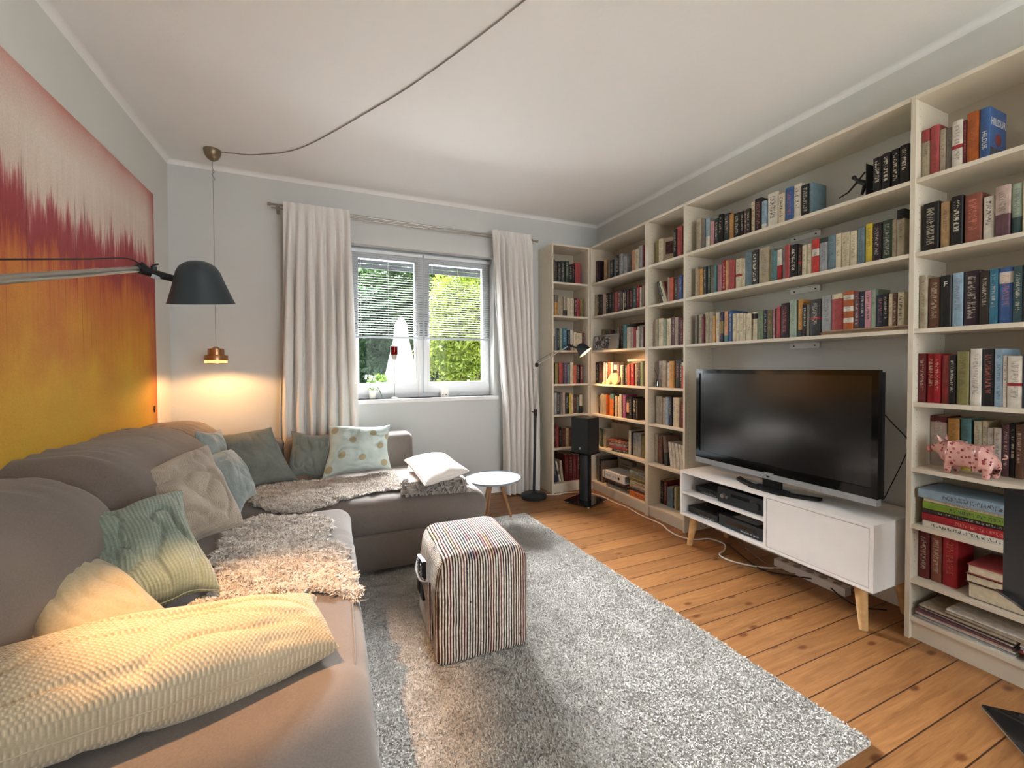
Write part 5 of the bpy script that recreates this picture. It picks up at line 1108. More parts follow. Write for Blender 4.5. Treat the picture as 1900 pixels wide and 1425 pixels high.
ROWS = [('T1+T1b', 'highest ' + TB, XF, 'X', (1.004, 2.248), 2.012), ('T2+T2b', 'middle ' + TB, XF, 'X', (1.004, 2.248), 1.694), ('T3+T3b', 'lowest ' + TB, XF, 'X', (1.004, 2.248), 1.363)]
for k in range(6): ROWS.append(('C%d' % (k + 1), sh[k] + ' of ' + CB, YB - .28, 'Y', (1.93, 2.292), SH[k]))
for k, nm in enumerate(('W1', 'W2', 'W3', 'W4', 'W5', 'W6')):
    if nm == 'W3': ROWS.append(('W3', 'behind photo frame, ' + WB, XF + .08, 'X', (3.04, 3.434), SH[k])); ROWS.append(('W3b', sh[k] + ' of ' + WB, XF, 'X', (2.675, 3.036), SH[k])); continue
    ROWS.append((nm, sh[k] + ' of ' + WB, XF, 'X', (2.675, 3.434), SH[k]))
for k in range(7): ROWS.append(('N%d' % (k + 1), sh[k] + ' of ' + NB, XF, 'X', (2.275, 2.634), SH[k]))
RZ = [2.012, 1.694, 1.363, 1.043, .757, .507, .266]
for k in (1, 2, 3, 4, 5, 7): ROWS.append(('R%d' % k, (sh + ['x'])[k - 1 if k < 7 else 6].replace('bottom', 'seventh') + ' of ' + RB, XF, 'X', (.2, .979), RZ[k - 1]))
rnd = random.Random(4); BOOKN = 0
for key, where, pl, ax, (lo, hi), z in ROWS:
    items = []; recs = []
    for kk in key.split('+'):
        for rec in BOOKS[kk].split('|'): recs.append(rec.split())
    mn = min(float(r[0]) - float(r[1]) / 2 for r in recs); mx = max(float(r[0]) + float(r[1]) / 2 for r in recs)
    a = max(lo, mn); b = min(hi, mx); sc = (b - a) / (mx - mn)
    back = .045 + (.10 if key == 'R5' else .02 if key in ('W6', 'N6', 'R7') else .08 if key == 'N7' else 0)
    for r in recs:
        c = a + (float(r[0]) - mn) * sc; wd = float(r[1]) * sc * .975; h = float(r[2]); col = r[3]; band = None; strong = 0; zz = z
        opt = r[4:]
        for q in opt:
            if q.startswith('b:'): band = q[2:]
            if q == 'k': strong = 1
            if q == 'z': zz = z + .0245; h -= .0245
        lim = {'R5': .15, 'N7': .17, 'R7': .2}.get(key, .215)
        d = min(lim, max(.11, h * rnd.uniform(.62, .72))); jit = rnd.uniform(-.006, .006)
        lean = 0
        o = make_book(wd, h, d, col, band, strong, BOOKN); BOOKN += 1
        if ax == 'X': o.location = (pl + back + jit + (.0 if key != 'W3' else .0), c, zz); o.rotation_euler = (0, 0, -math.pi / 2)
        else: o.location = (c, pl + back + jit, zz)
        ex = ''; cw = PAL[col][1]
        if band:
            cc = band.split(',')[2]; a_, b_ = band.split(',')[:2]
            if a_ == 's': cw += ' and white striped'
            elif float(a_) <= 0 and float(b_) < .95: cw += ' and ' + PAL[cc][1]
            elif float(b_) >= 1: cw += ' and ' + PAL[cc][1]
            else: cw = PAL[cc][1] + '-banded ' + cw
        tag(o, None, 'book', 'books, ' + where)
        items.append((o, cw, wd, h, 'thin' if wd < .0145 else 'thick' if wd > .037 else ''))
    # left to right in the picture
    items.sort(key=lambda it: (-it[0].location.y if ax == 'X' else it[0].location.x))
    label_row(items, where)
# book writing that can be read in the photograph
def spine_text(s, yc, plane, zc, size, mat, up='down', sx=1.0, stacked=False):
    """finds the book at position yc on a right-wall shelf and letters its spine"""
    best = min((o for o in COL.objects if o.get('category') == 'book' and abs(o.location.x - plane) < .17 and o.location.z <= zc < o.location.z + o['bh'] + .02), key=lambda o: abs(o.location.y - yc))
    x = best.location.x - .0009; bl = best
    if stacked: m_ = MX((0, -1, 0), (0, 0, 1), (x, bl.location.y, zc))
    elif up == 'down': m_ = MX((0, 0, -1), (0, -1, 0), (x, bl.location.y, zc))
    else: m_ = MX((0, 0, 1), (0, 1, 0), (x, bl.location.y, zc))
    bpy.context.view_layer.update()
    o = textmesh('title', s, size, mat, bl.matrix_world.inverted() @ m_, bl, .0003, sx); bl['ls'] = .0; return o
hb = min((o for o in COL.objects if o.get('category') == 'book' and abs(o.location.z - 2.012) < .01 and o.location.x < 2.42), key=lambda o: abs(o.location.y - .7868))
for s_, zc_, sz_, xc_ in (('HILDUR', .150, .042, .075),):
    textmesh('cover_title', s_, sz_, M['label'], MX((0, 1, 0), (0, 0, 1), (hb['tw'] / 2 + .0004, xc_, zc_)), hb, .0002, .85)
bm = B(); tube(bm, [(hb['tw'] / 2, .075, .085), (hb['tw'] / 2 + .0008, .075, .085)], .024, 24); fin('cover_picture', bm, plain('dull_red_print', '8c3f3c', .5, var=.3, sc=40), hb)
bm = B(); box(bm, hb['tw'] / 2, hb['tw'] / 2 + .0006, .006, .145, .012, .05); fin('cover_picture', bm, plain('grey_blue_print', '4a5560', .5, var=.5, sc=30), hb)
bpy.context.view_layer.update()
spine_text('HILDUR', .775, 2.38, 2.09, .020, M['label'])
spine_text('F', .895, 2.38, 1.545, .030, M['label'], stacked=True)
spine_text('BILLS', .845, 2.38, 1.80, .022, M['black'], up='up') if False else None

# book with its cover turned outwards, boxes etc. --------------------------------
def lying(name, label, cat, group, x, y, z, lx, ly, h, colname, rz=0, spine='-x', seed=0, strong=0, band=None):
    """book lying flat, spine towards -x of the room; ly = length along the spine"""
    o = make_book(h, ly, lx, colname, band, strong, seed, name)
    o.matrix_world = Matrix.Translation((x, y, z + h / 2)) @ Matrix.Rotation(rz, 4, 'Z') @ Matrix.Rotation(-math.pi / 2, 4, 'Z') @ Matrix.Rotation(math.pi / 2, 4, 'Y') @ Matrix.Translation((0, 0, -ly / 2))
    return tag(o, label, cat, group)
def stack(items, x, y, z, group, where):
    zz = z
    for i, (col, h, lx, ly, rz, dx, dy, desc, *o_) in enumerate(items):
        lying('book', desc + where, 'book', group, x + dx, y + dy, zz + .0004, lx, ly, h, col, rz, seed=i + 90, strong=1 if h > .02 else 0, band=o_[0] if o_ else None); zz += h + .0012
    return zz
# three thin volumes under the books at the right end of the lowest long shelf
stack([('tan', .007, .16, .36, 0, 0, 0, 'lowest thin tan volume lying', ), ('brownstone', .007, .16, .365, 0, .002, .004, 'middle thin taupe volume lying'), ('tan', .007, .158, .358, 0, .001, -.002, 'uppermost thin tan volume lying')], XF + .03, 1.19, 1.363, 'thin volumes lying on the lowest long shelf', ' flat under books, lowest long shelf')
# sixth and seventh shelf of the right bookcase
S6 = [('white', .026, .19, .27, .02, 0, 0, 'white book at the bottom of the left stack'), ('red', .030, .20, .285, -.01, .0, -.004, 'red book in the left stack'), ('blackbrown', .018, .19, .275, .02, .008, 0, 'brown-black book in the left stack'), ('lime', .030, .19, .275, .01, .004, 0, 'lime green book in the left stack'), ('cream', .013, .19, .27, 0, .004, 0, 'thin cream book in the left stack'), ('skyblue', .038, .20, .30, -.02, -.006, .002, 'thick pale blue floral book topping the left stack')]
stack(S6, XF + .028, .815, .507, 'left book stack on the sixth shelf', ', sixth shelf right of television')
S6b = [('silver', .018, .18, .22, .03, 0, 0, 'silver book lowest in the right stack'), ('teal', .024, .19, .225, -.02, 0, 0, 'teal book in the right stack'), ('charcoal', .026, .18, .22, .02, .004, 0, 'charcoal book in the right stack'), ('black', .030, .18, .22, -.01, .0, 0, 'black book with yellow lettering in the right stack'), ('navy', .022, .18, .22, .02, .004, 0, 'navy book in the right stack'), ('silver', .022, .18, .215, 0, 0, 0, 'silver grey book second from the top of the right stack'), ('pink', .016, .17, .215, .04, -.004, 0, 'pink book topping the right stack')]
stack(S6b, XF + .028, .515, .507, 'right book stack on the sixth shelf', ', sixth shelf right of television')
bk = [o for o in COL.objects if o.get('label', '').startswith('black book with yellow')][0]; bpy.context.view_layer.update()
textmesh('title', 'APPER', .021, M['yelletter'], bk.matrix_world.inverted() @ MX((0, -1, 0), (0, 0, 1), (bk.matrix_world.translation.x - .0016, .55, bk.matrix_world.translation.z)), bk, .0003); bk['ls'] = 0.0
# spines face the wall: three big blocks with visible page edges
def block(label, x, y, z, lx, ly, h, colname, rz=0, group=None):
    o = bm = None; bm = B(); hw = h / 2; tk = .003
    box(bm, 0, lx, -ly / 2, ly / 2, 0, tk); box(bm, 0, lx, -ly / 2, ly / 2, h - tk, h); box(bm, lx - tk, lx, -ly / 2, ly / 2, tk, h - tk)
    o = fin('book', bm, M['book'], None, bevel=.0008, seg=1); c = srgb(PAL[colname][0]); o.color = c
    for k_, v_ in (('bh', .3), ('tw', .1), ('b0', 2.), ('b1', 3.), ('strp', 0.), ('ls', 0.)): o[k_] = v_
    o['c2'] = [c[0], c[1], c[2]]; o['lc'] = [0., 0., 0.]
    o.location = (x, y, z + .0004); o.rotation_euler = (0, 0, rz); tag(o, label, 'book', group)
    bm = B(); box(bm, .004, lx - tk, -ly / 2 + .004, ly / 2 - .004, tk, h - tk); fin('pages', bm, M['paper'], o); return o
g = 'large albums stacked on the seventh shelf'
block('thick cream-edged album lowest in the stack, seventh shelf right of television', XF + .03, .66, .266, .22, .30, .062, 'brownstone', 0, g)
block('cream-edged album in the middle of the stack, seventh shelf right of television', XF + .028, .665, .3295, .22, .30, .034, 'blackbrown', .02, g)
block('russet-covered album on top of the stack, seventh shelf right of television', XF + .026, .66, .365, .22, .30, .038, 'rose', .01, g)
block('cream-edged album beside the album stack, seventh shelf right of television', XF + .03, .42, .266, .2, .14, .085, 'blackbrown', 0, g)
# magazines on the bottom shelf of the right bookcase
rr = random.Random(12); mags = [('white', -.02, .84), ('silver', .01, .83), ('white', 0, .82), ('pinkstone', .015, .82), ('plum', .02, .82), ('white', -.01, .80), ('charcoal', .03, .80), ('stone', -.01, .66), ('white', 0, .62), ('stone', .01, .60), ('white', .01, .56), ('red', .02, .52), ('white', .0, .50), ('navy', .02, .47), ('white', .0, .45), ('rose', .02, .44)]
zz = .098; MAGW = {'white': 'white', 'silver': 'silver grey', 'pinkstone': 'pinkish', 'plum': 'plum', 'charcoal': 'charcoal', 'stone': 'beige', 'red': 'red', 'navy': 'navy', 'rose': 'dusty red'}
def mag_mesh(seed, lx=.215, ly=.29, th=.0045):
    bm = B(); n = 12; rr = random.Random(seed); bend = rr.uniform(-.002, .004); lo = []; hi = []
    for i in range(n + 1):
        y = -ly / 2 + ly * i / n; zb_ = 0; r0 = []; r1 = []
        for j in range(5):
            x = lx * j / 4; r0.append(bm.verts.new((x, y, zb_))); r1.append(bm.verts.new((x, y, zb_ + th + .0006 * math.sin(y * 30 + seed))))
        lo.append(r0); hi.append(r1)
    for i in range(n):
        for j in range(4):
            bm.faces.new((hi[i][j], hi[i][j + 1], hi[i + 1][j + 1], hi[i + 1][j])); bm.faces.new((lo[i][j], lo[i + 1][j], lo[i + 1][j + 1], lo[i][j + 1]))
        bm.faces.new((lo[i][0], hi[i][0], hi[i + 1][0], lo[i + 1][0])); bm.faces.new((lo[i][4], lo[i + 1][4], hi[i + 1][4], hi[i][4]))
    for i in (0, n):
        for j in range(4):
            f = (lo[i][j], lo[i][j + 1], hi[i][j + 1], hi[i][j]); bm.faces.new(f if i == 0 else f[::-1])
    return bm
MM = {k: plain('magazine_' + k, PAL[k][0], .35, var=.2, sc=40) for k in MAGW}
cnt = {}
for i, (cn, dx, yy) in enumerate(mags * 2):
    if i >= 22: break
    pile = 0 if i < 11 else 1
    if i == 11: zz = .098
    y = (.825 - rr.uniform(0, .012) - (.09 if i > 7 else 0)) if pile == 0 else .50 - rr.uniform(-.015, .03)
    th = rr.uniform(.0035, .008)
    o = fin('magazine', mag_mesh(i, .205, .28 if pile == 0 else .30, th), MM[cn], None); o.location = (XF + .012 + rr.uniform(0, .018), y, zz + .0004); o.rotation_euler = (0, 0, rr.uniform(-.05, .05)); zz += th + .0022
    key = (cn, pile); cnt[key] = cnt.get(key, 0) + 1
    tag(o, '%s%s magazine counted upward in the %s pile, bottom shelf right of television' % ((ORD[cnt[key] - 1] + ' ') if cnt[key] > 0 else '', MAGW[cn], ('left', 'right')[pile]), 'magazine', 'magazines on the bottom shelf right of the television')
# wide corner bookcase: stacks on sixth and bottom shelves
stack([('darkgreen', .028, .15, .17, .35, .02, -.01, 'dark green book lowest in the small stack'), ('rose', .020, .16, .18, .3, 0, 0, 'dusty red book second in the small stack'), ('pinkstone', .03, .15, .17, .3, .0, .01, 'pinkish book third in the small stack'), ('russet', .022, .17, .20, .28, -.004, .02, 'russet book topping the small stack')], XF + .03, 3.06, .432, 'small book stack on the sixth shelf', ', sixth shelf corner bookcase')
o = make_book(.25, .235, .02, 'stone'); bpy.data.objects.remove(o.children[0]) if o.children else None; bpy.data.objects.remove(o)
t = thing('book', 'wide beige picture book standing cover-out behind the small book stack', 'book', (XF + .165, 3.20, .432), -math.pi / 2)
bm = B(); box(bm, -.13, .13, 0, .003, 0, .235); box(bm, -.13, .13, .019, .022, 0, .235); fin('cover', bm, plain('beige_cover', 'a99c84', .7), t, bevel=.001, seg=1)
bm = B(); box(bm, -.127, .127, .003, .019, .003, .232); fin('pages', bm, M['paper'], t)
g = 'books stacked at the right of the bottom shelf'
stack([('orange', .05, .19, .22, 0, 0, 0, 'orange book lowest in the right stack'), ('navy', .02, .18, .21, .02, .004, 0, 'navy book second in the right stack'), ('stone', .028, .18, .22, -.02, 0, 0, 'beige book third in the right stack'), ('cream', .034, .18, .215, .01, .006, 0, 'cream book fourth in the right stack'), ('olive', .03, .19, .22, 0, .0, 0, 'olive book fifth in the right stack'), ('stone', .03, .18, .22, 0, .006, 0, 'beige book sixth in the right stack'), ('mint', .026, .17, .20, .05, .0, 0, 'mint book seventh in the right stack'), ('brownstone', .022, .17, .19, -.05, .008, 0, 'taupe book topping the right stack')], XF + .03, 2.79, .09, g, ', bottom shelf corner bookcase')
g = 'papers and magazines under the ring binder'
stack([('silver', .012, .2, .28, .10, .01, 0, 'silver grey brochure lowest under the white ring binder'), ('stone', .012, .2, .28, .05, 0, .02, 'beige brochure second under the white ring binder'), ('charcoal', .016, .19, .27, -.05, .0, 0, 'charcoal brochure third under the white ring binder'), ('brown', .02, .2, .27, .06, .006, .02, 'brown brochure fourth under the white ring binder'), ('pinkstone', .014, .19, .28, .0, .0, .06, 'pinkish brochure directly under the white ring binder')], XF + .03, 3.06, .09, g, ', bottom shelf')
t = thing('ring_binder', 'white ring binder with a finger hole lying on brochures, bottom corner shelf', 'ring binder', (XF + .012, 3.10, .172), R(2))
bm = B(); box(bm, 0, .24, -.155, .155, 0, .003); box(bm, 0, .24, -.155, .155, .062, .065); box(bm, -.001, .003, -.155, .155, 0, .065); fin('cover', bm, M['white_lac'], t, bevel=.001, seg=1)
bm = B(); box(bm, .012, .22, -.14, .14, .003, .05); fin('papers', bm, M['greyst'], t)
bm = B(); tube(bm, [(-.0022, -.075, .032), (-.0008, -.075, .032)], .013, 24); fin('finger_hole', bm, M['black'], t)
bm = B(); box(bm, -.002, -.001, .125, .129, .003, .062); fin('spine_stripe', bm, M['black'], t)
for y in (.10, .08, .062, .045, .0, -.03): bm = B(); box(bm, -.002, -.001, y - .004, y + .004, .022, .042); fin('spine_mark', bm, M['silver'], t)
g = 'albums standing on the bottom corner shelf'
for y, h, w_, lb, cn in ((3.40, .24, .03, 'tall grey album standing at the left end of the bottom corner shelf', 'grey'), (3.36, .225, .028, 'dark brown album standing second from the left, bottom corner shelf', 'blackbrown'), (3.325, .205, .022, 'taupe album standing third from the left, bottom corner shelf', 'brownstone')):
    o = make_book(w_, h, .2, cn, None, 0, int(h * 1000)); o.location = (XF + .05, y, .09); o.rotation_euler = (0, 0, -math.pi / 2); tag(o, lb, 'book', g)
t = thing('storage_box', 'flat grey box standing behind the ring binder, bottom corner shelf', 'box', (XF + .2, 3.17, .09), -math.pi / 2)
bm = B(); box(bm, -.10, .10, 0, .05, 0, .235); fin('carton', bm, plain('grey_carton', '8b8478', .8), t, bevel=.002)
bm = B()
for z in (.14, .165, .19): box(bm, -.05, .06, -.001, 0, z, z + .006)
fin('printed_lines', bm, M['blackm'], t)
# lying sheet and book on top of rows
lying('book', 'white paperback lying across the book tops, fourth shelf of wide corner bookcase', 'book', None, XF + .05, 2.82, 1.043 + .2085, .13, .26, .016, 'white', 0)
lying('book', 'brown book lying across the book tops, third shelf of wide corner bookcase', 'book', None, XF + .07, 2.84, 1.363 + .2125, .13, .22, .016, 'brown', 0)
# photo frame
t = thing('photo_frame', 'wide grey framed black-and-white photograph leaning on books', 'picture frame', (XF + .012, 3.235, 1.363), -math.pi / 2)
tl = Matrix.Rotation(R(-7), 4, 'X')
def tb(name, m, *bs, **k):
    bm = B()
    for b_ in bs: box(bm, *b_)
    bm.transform(tl); return fin(name, bm, m, t, **k)
fw, fh = .185, .142
tb('frame', plain('silver_frame', '958f88', .5), (-fw, fw, 0, .012, 0, .010), (-fw, fw, 0, .012, fh - .010, fh), (-fw, -fw + .012, 0, .012, .010, fh - .010), (fw - .008, fw, 0, .012, .010, fh - .010), bevel=.001, seg=1)
def bw_mat(nm, sc):
    t_ = NT(nm); n = t_.noise(1, 5, sc=sc, dist=1.5); r = t_.ramp(n, 0, [(.38, srgb('2b292b')), (.5, srgb('6b676a')), (.58, srgb('c5bfbb'))]); t_.col((r, 0)); t_.set(Roughness=.3); return t_.m
tb('photograph', bw_mat('monochrome_photo', (26, 26, 26)), (-fw + .012, .055, .006, .009, .010, fh - .010))
tb('mount', plain('grey_mount', '8c8782', .7), (.055, fw - .008, .0062, .009, .010, fh - .010))
bm = B(); box(bm, -.02, .02, .03, .034, 0, .11); fin('easel_back', bm, M['blackm'], t)
# wooden arch with ring bookend and small blocks
WM = plain('pale_wood_ornament', 'e6c995', .5, var=.05, sc=30)
t = thing('wooden_ornament', 'pale wooden arch and ring sculpture in front of the books', 'ornament', (XF + .022, 3.125, 1.043), -math.pi / 2)
bm = B(); v = [(-.085, 0), (-.062, 0), (-.012, .055), (.002, .05), (.012, .09), (-.03, .10), (-.085, .035)]
a = [bm.verts.new((x, 0, z)) for x, z in v]; b = [bm.verts.new((x, .028, z)) for x, z in v]; bm.faces.new(a); bm.faces.new(b[::-1])
for i in range(len(v)): bm.faces.new((a[(i + 1) % len(v)], a[i], b[i], b[(i + 1) % len(v)]))
bmesh.ops.recalc_face_normals(bm, faces=bm.faces); fin('arch', bm, WM, t, bevel=.002)
bm = B(); lathe(bm, [(0, -.013), (.050, -.013), (.053, -.009), (.053, .009), (.050, .013), (0, .013)], 40, (.025, .014, .0535), Matrix.Rotation(math.pi / 2, 4, 'X')); fin('disc', bm, WM, t, smooth=True)
for k, (y, wd, h, lb) in enumerate(((3.262, .03, .022, 'tiny pale wooden block left of the little wooden house'), (3.205, .028, .045, 'little pale wooden house left of the arch sculpture'))):
    o = bm = B(); v = [(-wd / 2, 0), (wd / 2, 0), (wd / 2, h * .75), (0, h), (-wd / 2, h * .75)]
    a = [bm.verts.new((x, 0, z)) for x, z in v]; b = [bm.verts.new((x, .02, z)) for x, z in v]; bm.faces.new(a); bm.faces.new(b[::-1])
    for i in range(5): bm.faces.new((a[(i + 1) % 5], a[i], b[i], b[(i + 1) % 5]))
    o = fin('wooden_figure', bm, WM, None, bevel=.001, seg=1); o.location = (XF + .02, y, 1.043); o.rotation_euler = (0, 0, -math.pi / 2); tag(o, lb, 'ornament')
# leaning books and odd items in the narrow bookcase
def leaner(y, h, wd, d, cn, deg, z, label, x=XF + .045, band=None, group=None):
    o = make_book(wd, h, d, cn, band, 0, int(y * 1000)); o.matrix_world = Matrix.Translation((x, y, z + abs(math.sin(R(deg))) * wd / 2)) @ Matrix.Rotation(-math.pi / 2, 4, 'Z') @ Matrix.Rotation(R(deg), 4, 'Y'); return tag(o, label, 'book', group)
leaner(2.505, .195, .016, .14, 'darkteal', -24, 1.694, 'dark teal book leaning left, second shelf of bookcase left of television', band='0,.3,white')
leaner(2.485, .19, .022, .15, 'cream', -22, 1.694, 'cream book leaning left, second shelf of bookcase left of television')
leaner(2.462, .18, .012, .15, 'maroon', -19, 1.694, 'maroon book leaning left, second shelf of bookcase left of television')
g = 'leaning paperbacks on the sixth shelf left of the television'
leaner(2.495, .225, .030, .15, 'brownstone', -5, .432, 'taupe book leaning left beside white paperbacks, sixth shelf left of television', XF + .05, '0,.45,charcoal', g)
for k, nm in enumerate(('first', 'second', 'third', 'fourth', 'fifth')): leaner(2.435 - k * .0335, .193 - k * .001, .026, .13, 'white', -7 if k < 4 else -9, .432, nm + ' white paperback leaning left, sixth shelf of bookcase left of television', XF + .05, None, g)
# front-facing paperback with dark picture, top shelf narrow bookcase
t = thing('book', 'tan paperback with dark picture turned cover-out, top shelf left of television', 'book', (XF + .07, 2.47, 2.012), R(-62))
bm = B(); box(bm, -.055, .055, 0, .018, 0, .185); fin('cover', bm, plain('tan_cover', 'a5917a', .5), t, bevel=.001, seg=1)
bm = B(); box(bm, -.04, .04, -.0006, 0, .06, .155); fin('cover_picture', bm, plain('dark_picture', '3f2320', .4, var=.8, sc=60), t)
# reed diffuser
t = thing('reed_diffuser', 'glass reed diffuser with black sticks, fourth shelf left of television', 'reed diffuser', (XF + .055, 2.565, 1.043))
bm = B(); lathe(bm, [(0, 0), (.026, 0), (.028, .004), (.028, .05), (.012, .064), (.012, .074), (.010, .074), (.010, .064), (.025, .05), (.025, .005), (0, .005)], 24); fin('bottle', bm, M['clearglass'], t, smooth=True)
for k, (dx, dy) in enumerate(((.02, .03), (-.02, .045), (.0, -.035), (.02, -.045), (-.015, -.02))): bm = B(); tube(bm, [(-dx * .3, -dy * .3, .008), (dx, dy, .155)], .0016, 6); fin('stick', bm, M['black'], t)
# bottom shelf, bookcase beside the curtain
g = 'leaning books on the bottom shelf beside the curtain'
def leanc(x, h, wd, d, cn, deg, label, band=None, y=YB - .28 + .06):
    o = make_book(wd, h, d, cn, band, 0, int(x * 999)); o.matrix_world = Matrix.Translation((x, y, .09 + abs(math.sin(R(deg))) * wd / 2)) @ Matrix.Rotation(R(deg), 4, 'Y'); return tag(o, label, 'book', g)
leanc(1.943, .21, .016, .14, 'mint', 0, 'mint and green book at the left end, bottom shelf beside the curtain', '0,.6,darkgreen')
leanc(1.99, .205, .034, .14, 'navy', -10, 'navy book leaning left, bottom shelf beside the curtain')
leanc(2.03, .205, .018, .14, 'white', -13, 'white and grey book leaning left, bottom shelf beside the curtain', '.35,.55,grey')
leanc(2.055, .205, .022, .14, 'cream', -6, 'cream book leaning on the maroon volumes, bottom shelf beside the curtain')
for k in range(4): leanc(2.10 + k * .046, .262 - .004 * k, .042, .2, 'maroon', 0, ('first', 'second', 'third', 'fourth')[k] + ' tall maroon volume from the left, bottom shelf beside the curtain', None, YB - .28 + .055)
# tall silver book shown cover-out on the highest long shelf is part of its row; running-man bookend
t = thing('bookend', 'black metal bookend with cut-out running man on the highest long shelf', 'bookend', (XF + .045, 1.185, 2.012))
bm = B(); box(bm, 0, .13, -.0015, 0, 0, .165); box(bm, 0, .13, 0, .07, 0, .0015); fin('plate', bm, M['black'], t)
bm = B()
for a, b, r0, r1 in (((0, .006, .075), (0, .045, .105), .013, .010), ((0, .045, .108), (0, .058, .122), .0075, .0075), ((0, .045, .10), (0, .085, .062), .0055, .004), ((0, .085, .062), (0, .125, .050), .004, .003), ((0, .04, .105), (0, .012, .135), .005, .004), ((0, .012, .075), (0, .025, .03), .010, .006)):
    tube(bm, [(.02, a[1], a[2]), (.02, b[1], b[2])], [r0, r1], 8)
lathe(bm, [(0, -.011), (.008, -.007), (.011, 0), (.008, .007), (0, .011)], 12, (.02, .060, .127)); fin('running_man', bm, M['black'], t, smooth=True)

# ================================================================== PIG
def pig_mat():
    t = NT('rose_painted_ceramic'); vo = t.n('TexVoronoi'); c = t.coord(); vo.inputs['Scale'].default_value = 62; t.l(c[0], c[1], vo, 'Vector')
    m = t.ramp(vo, 'Distance', [(.30, (1, 1, 1)), (.36, (0, 0, 0))]); n = t.noise(35, 2); r2 = t.ramp(vo, 'Color', [(.35, srgb('8d2c33')), (.5, srgb('a84a4c')), (.75, srgb('c98a7e'))])
    a = t.mix((m, 0), srgb('d8a59b'), (r2, 0)); t.col(a); t.set(Roughness=.12); t.p.inputs['Specular IOR Level'].default_value = .6; return t.m
PM = pig_mat()
t = thing('pig_figurine', 'glossy pink ceramic pig with red roses on the fifth shelf right of the television', 'figurine', (XF + .045, .815, .757), R(-8))
# local y = +head side; legs on shelf
me = bpy.data.meshes.new('body'); vs = []; es = []; rs = []
def add(p, r, parent=None):
    vs.append(p); rs.append(r)
    if parent is not None: es.append((parent, len(vs) - 1))
    return len(vs) - 1
b0 = add((0, 0, .085), (.046, .052)); b1 = add((0, .035, .088), (.044, .050), b0); b2 = add((0, .065, .094), (.036, .042), b1); b3 = add((0, .088, .104), (.030, .034), b2); b4 = add((0, .108, .100), (.020, .022), b3); b5 = add((0, .124, .095), (.0125, .0125), b4)
c1 = add((0, -.035, .084), (.045, .052), b0); c2 = add((0, -.068, .080), (.036, .043), c1); c3 = add((0, -.088, .078), (.018, .022), c2)
for par, y in ((b2, .052), (c2, -.066)):
    for sx_ in (-1, 1):
        k = add((sx_ * .026, y, .05), (.017, .018), par); k2 = add((sx_ * .028, y + .002, .025), (.011, .012), k); add((sx_ * .028, y + .003, .005), (.0115, .0125), k2)
me.from_pydata(vs, es, []); o = bpy.data.objects.new('body', me); COL.objects.link(o); o.modifiers.new('skin', 'SKIN'); o.modifiers.new('sub', 'SUBSURF').levels = 2
for i, sv in enumerate(me.skin_vertices[0].data): sv.radius = rs[i]; sv.use_root = (i == 0)
dg = bpy.context.evaluated_depsgraph_get(); m2 = bpy.data.meshes.new_from_object(o.evaluated_get(dg)); bpy.data.objects.remove(o); m2.name = 'body'; m2.materials.clear()
zmin = min(v.co.z for v in m2.vertices)
for v in m2.vertices: v.co.z -= zmin
link('body', m2, PM, t, True)
for sx_ in (-1, 1):
    bm = B(); lathe(bm, [(.0115, 0), (.007, .015), (.001, .028)], 10, (sx_ * .017, .083, .128), Matrix.Rotation(R(28 * sx_), 4, 'Y') @ Matrix.Rotation(R(-14), 4, 'X') @ Matrix.Diagonal((1, .45, 1, 1))); fin('ear', bm, PM, t, smooth=True)
bm = B(); tube(bm, [(0, .124, .088), (0, .133, .086)], [.0125, .0135], 16); fin('snout', bm, plain('pink_snout', 'd98a86', .15), t, smooth=True)
bm = B()
for sx_ in (-1, 1): lathe(bm, [(0, -.003), (.003, 0), (0, .003)], 8, (sx_ * .021, .108, .106))
fin('eyes', bm, M['black'], t, smooth=True)
bm = B(); tube(bm, spline([(0, -.095, .085), (.004, -.106, .092), (-.003, -.108, .10), (.002, -.102, .104)], 5), .003, 8); fin('curly_tail', bm, PM, t, smooth=True)
textmesh('maker_name', 'TOSHIBA' if False else '', .01, M['silver'], Matrix.Identity(4)) if False else None
tv = [o for o in COL.objects if o.name == 'television'][0]
bm = B()
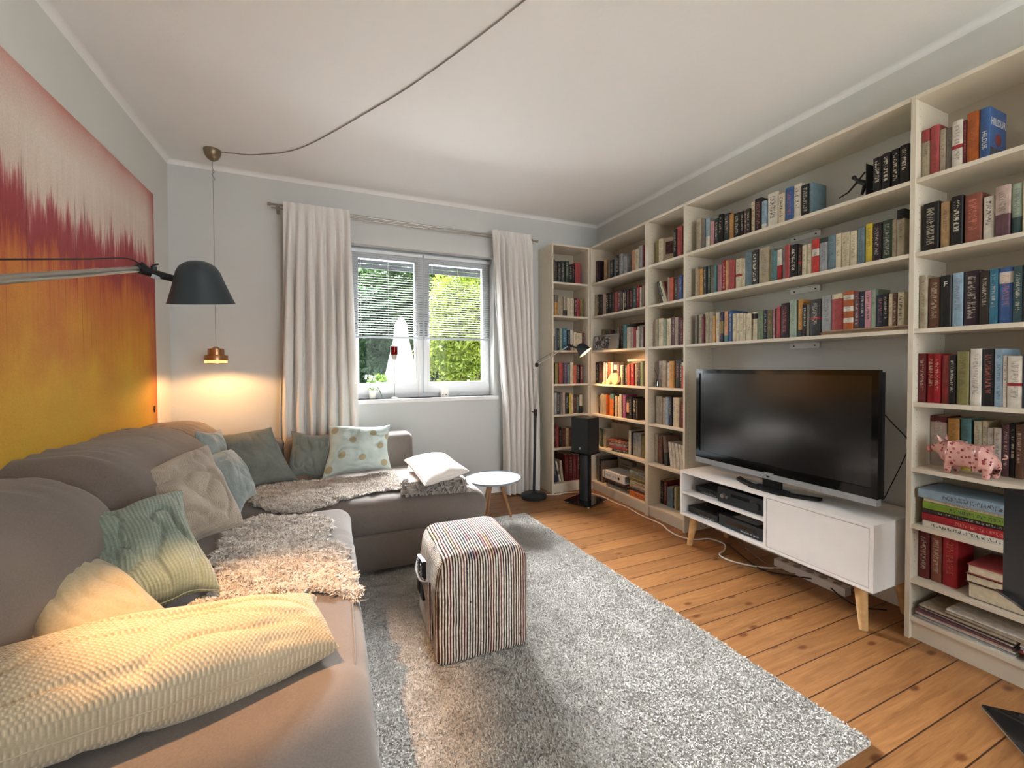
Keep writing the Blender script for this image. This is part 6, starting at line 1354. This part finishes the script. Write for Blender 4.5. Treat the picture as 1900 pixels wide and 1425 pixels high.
for k in range(7): box(bm, -.0008, 0, -.028 + k * .0082, -.028 + k * .0082 + .0058, .094, .1015)
fin('faint_maker_mark', bm, M['silver'], tv)

bpy.context.view_layer.update()
# the smallest-looking books past the 300 largest become one object
cpos = cam.matrix_world.translation
def look(o):
    d = (o.matrix_world.translation - cpos).length; f = 1.0
    if 'Picture' in o.name: f = 9
    return (o.get('tw', .2) * o.get('bh', .2)) / d ** 2 * (9 if (o.get('tw') is None or abs(o.matrix_world[2][2]) < .5 or o.children and any(c.name.startswith('title') for c in o.children)) else 1)
bks = sorted([o for o in COL.objects if o.get('category') == 'book'], key=look, reverse=True)
V = []; F = []; A = {k: [] for k in ('bcol', 'c2', 'lc', 'bp', 'bh', 'tw', 'b0', 'b1', 'strp', 'ls', 'rnd')}; MI = []
rr = random.Random(9)
for o in bks[298:]:
    kid = list(o.children); rv = rr.random()
    for ob in [o] + kid:
        me = ob.data; mw = o.matrix_world; off = len(V)
        for v in me.vertices: V.append(tuple(mw @ v.co)); A['bp'].append(tuple(v.co))
        for p in me.polygons: F.append([off + i for i in p.vertices]); MI.append(0 if ob is o else 1)
        n = len(me.vertices)
        A['bcol'] += [tuple(o.color)[:3]] * n; A['c2'] += [tuple(o['c2'])] * n; A['lc'] += [tuple(o['lc'])] * n; A['rnd'] += [rv] * n
        for k in ('bh', 'tw', 'b0', 'b1', 'strp', 'ls'): A[k] += [float(o[k])] * n
    for ob in kid + [o]: bpy.data.objects.remove(ob)
me = bpy.data.meshes.new('distant_books'); me.from_pydata(V, [], F); me.update()
for k, vals in A.items():
    if isinstance(vals[0], tuple): a = me.attributes.new(k, 'FLOAT_VECTOR', 'POINT'); a.data.foreach_set('vector', np.array(vals, 'f').ravel())
    else: a = me.attributes.new(k, 'FLOAT', 'POINT'); a.data.foreach_set('value', np.array(vals, 'f'))
me.materials.append(M['books']); me.materials.append(M['paper']); me.polygons.foreach_set('material_index', MI)
o = link('small_distant_books', me); o['kind'] = 'stuff'; tag(o, 'the thinnest of the distant books between the larger ones on the corner and television shelves', 'books')
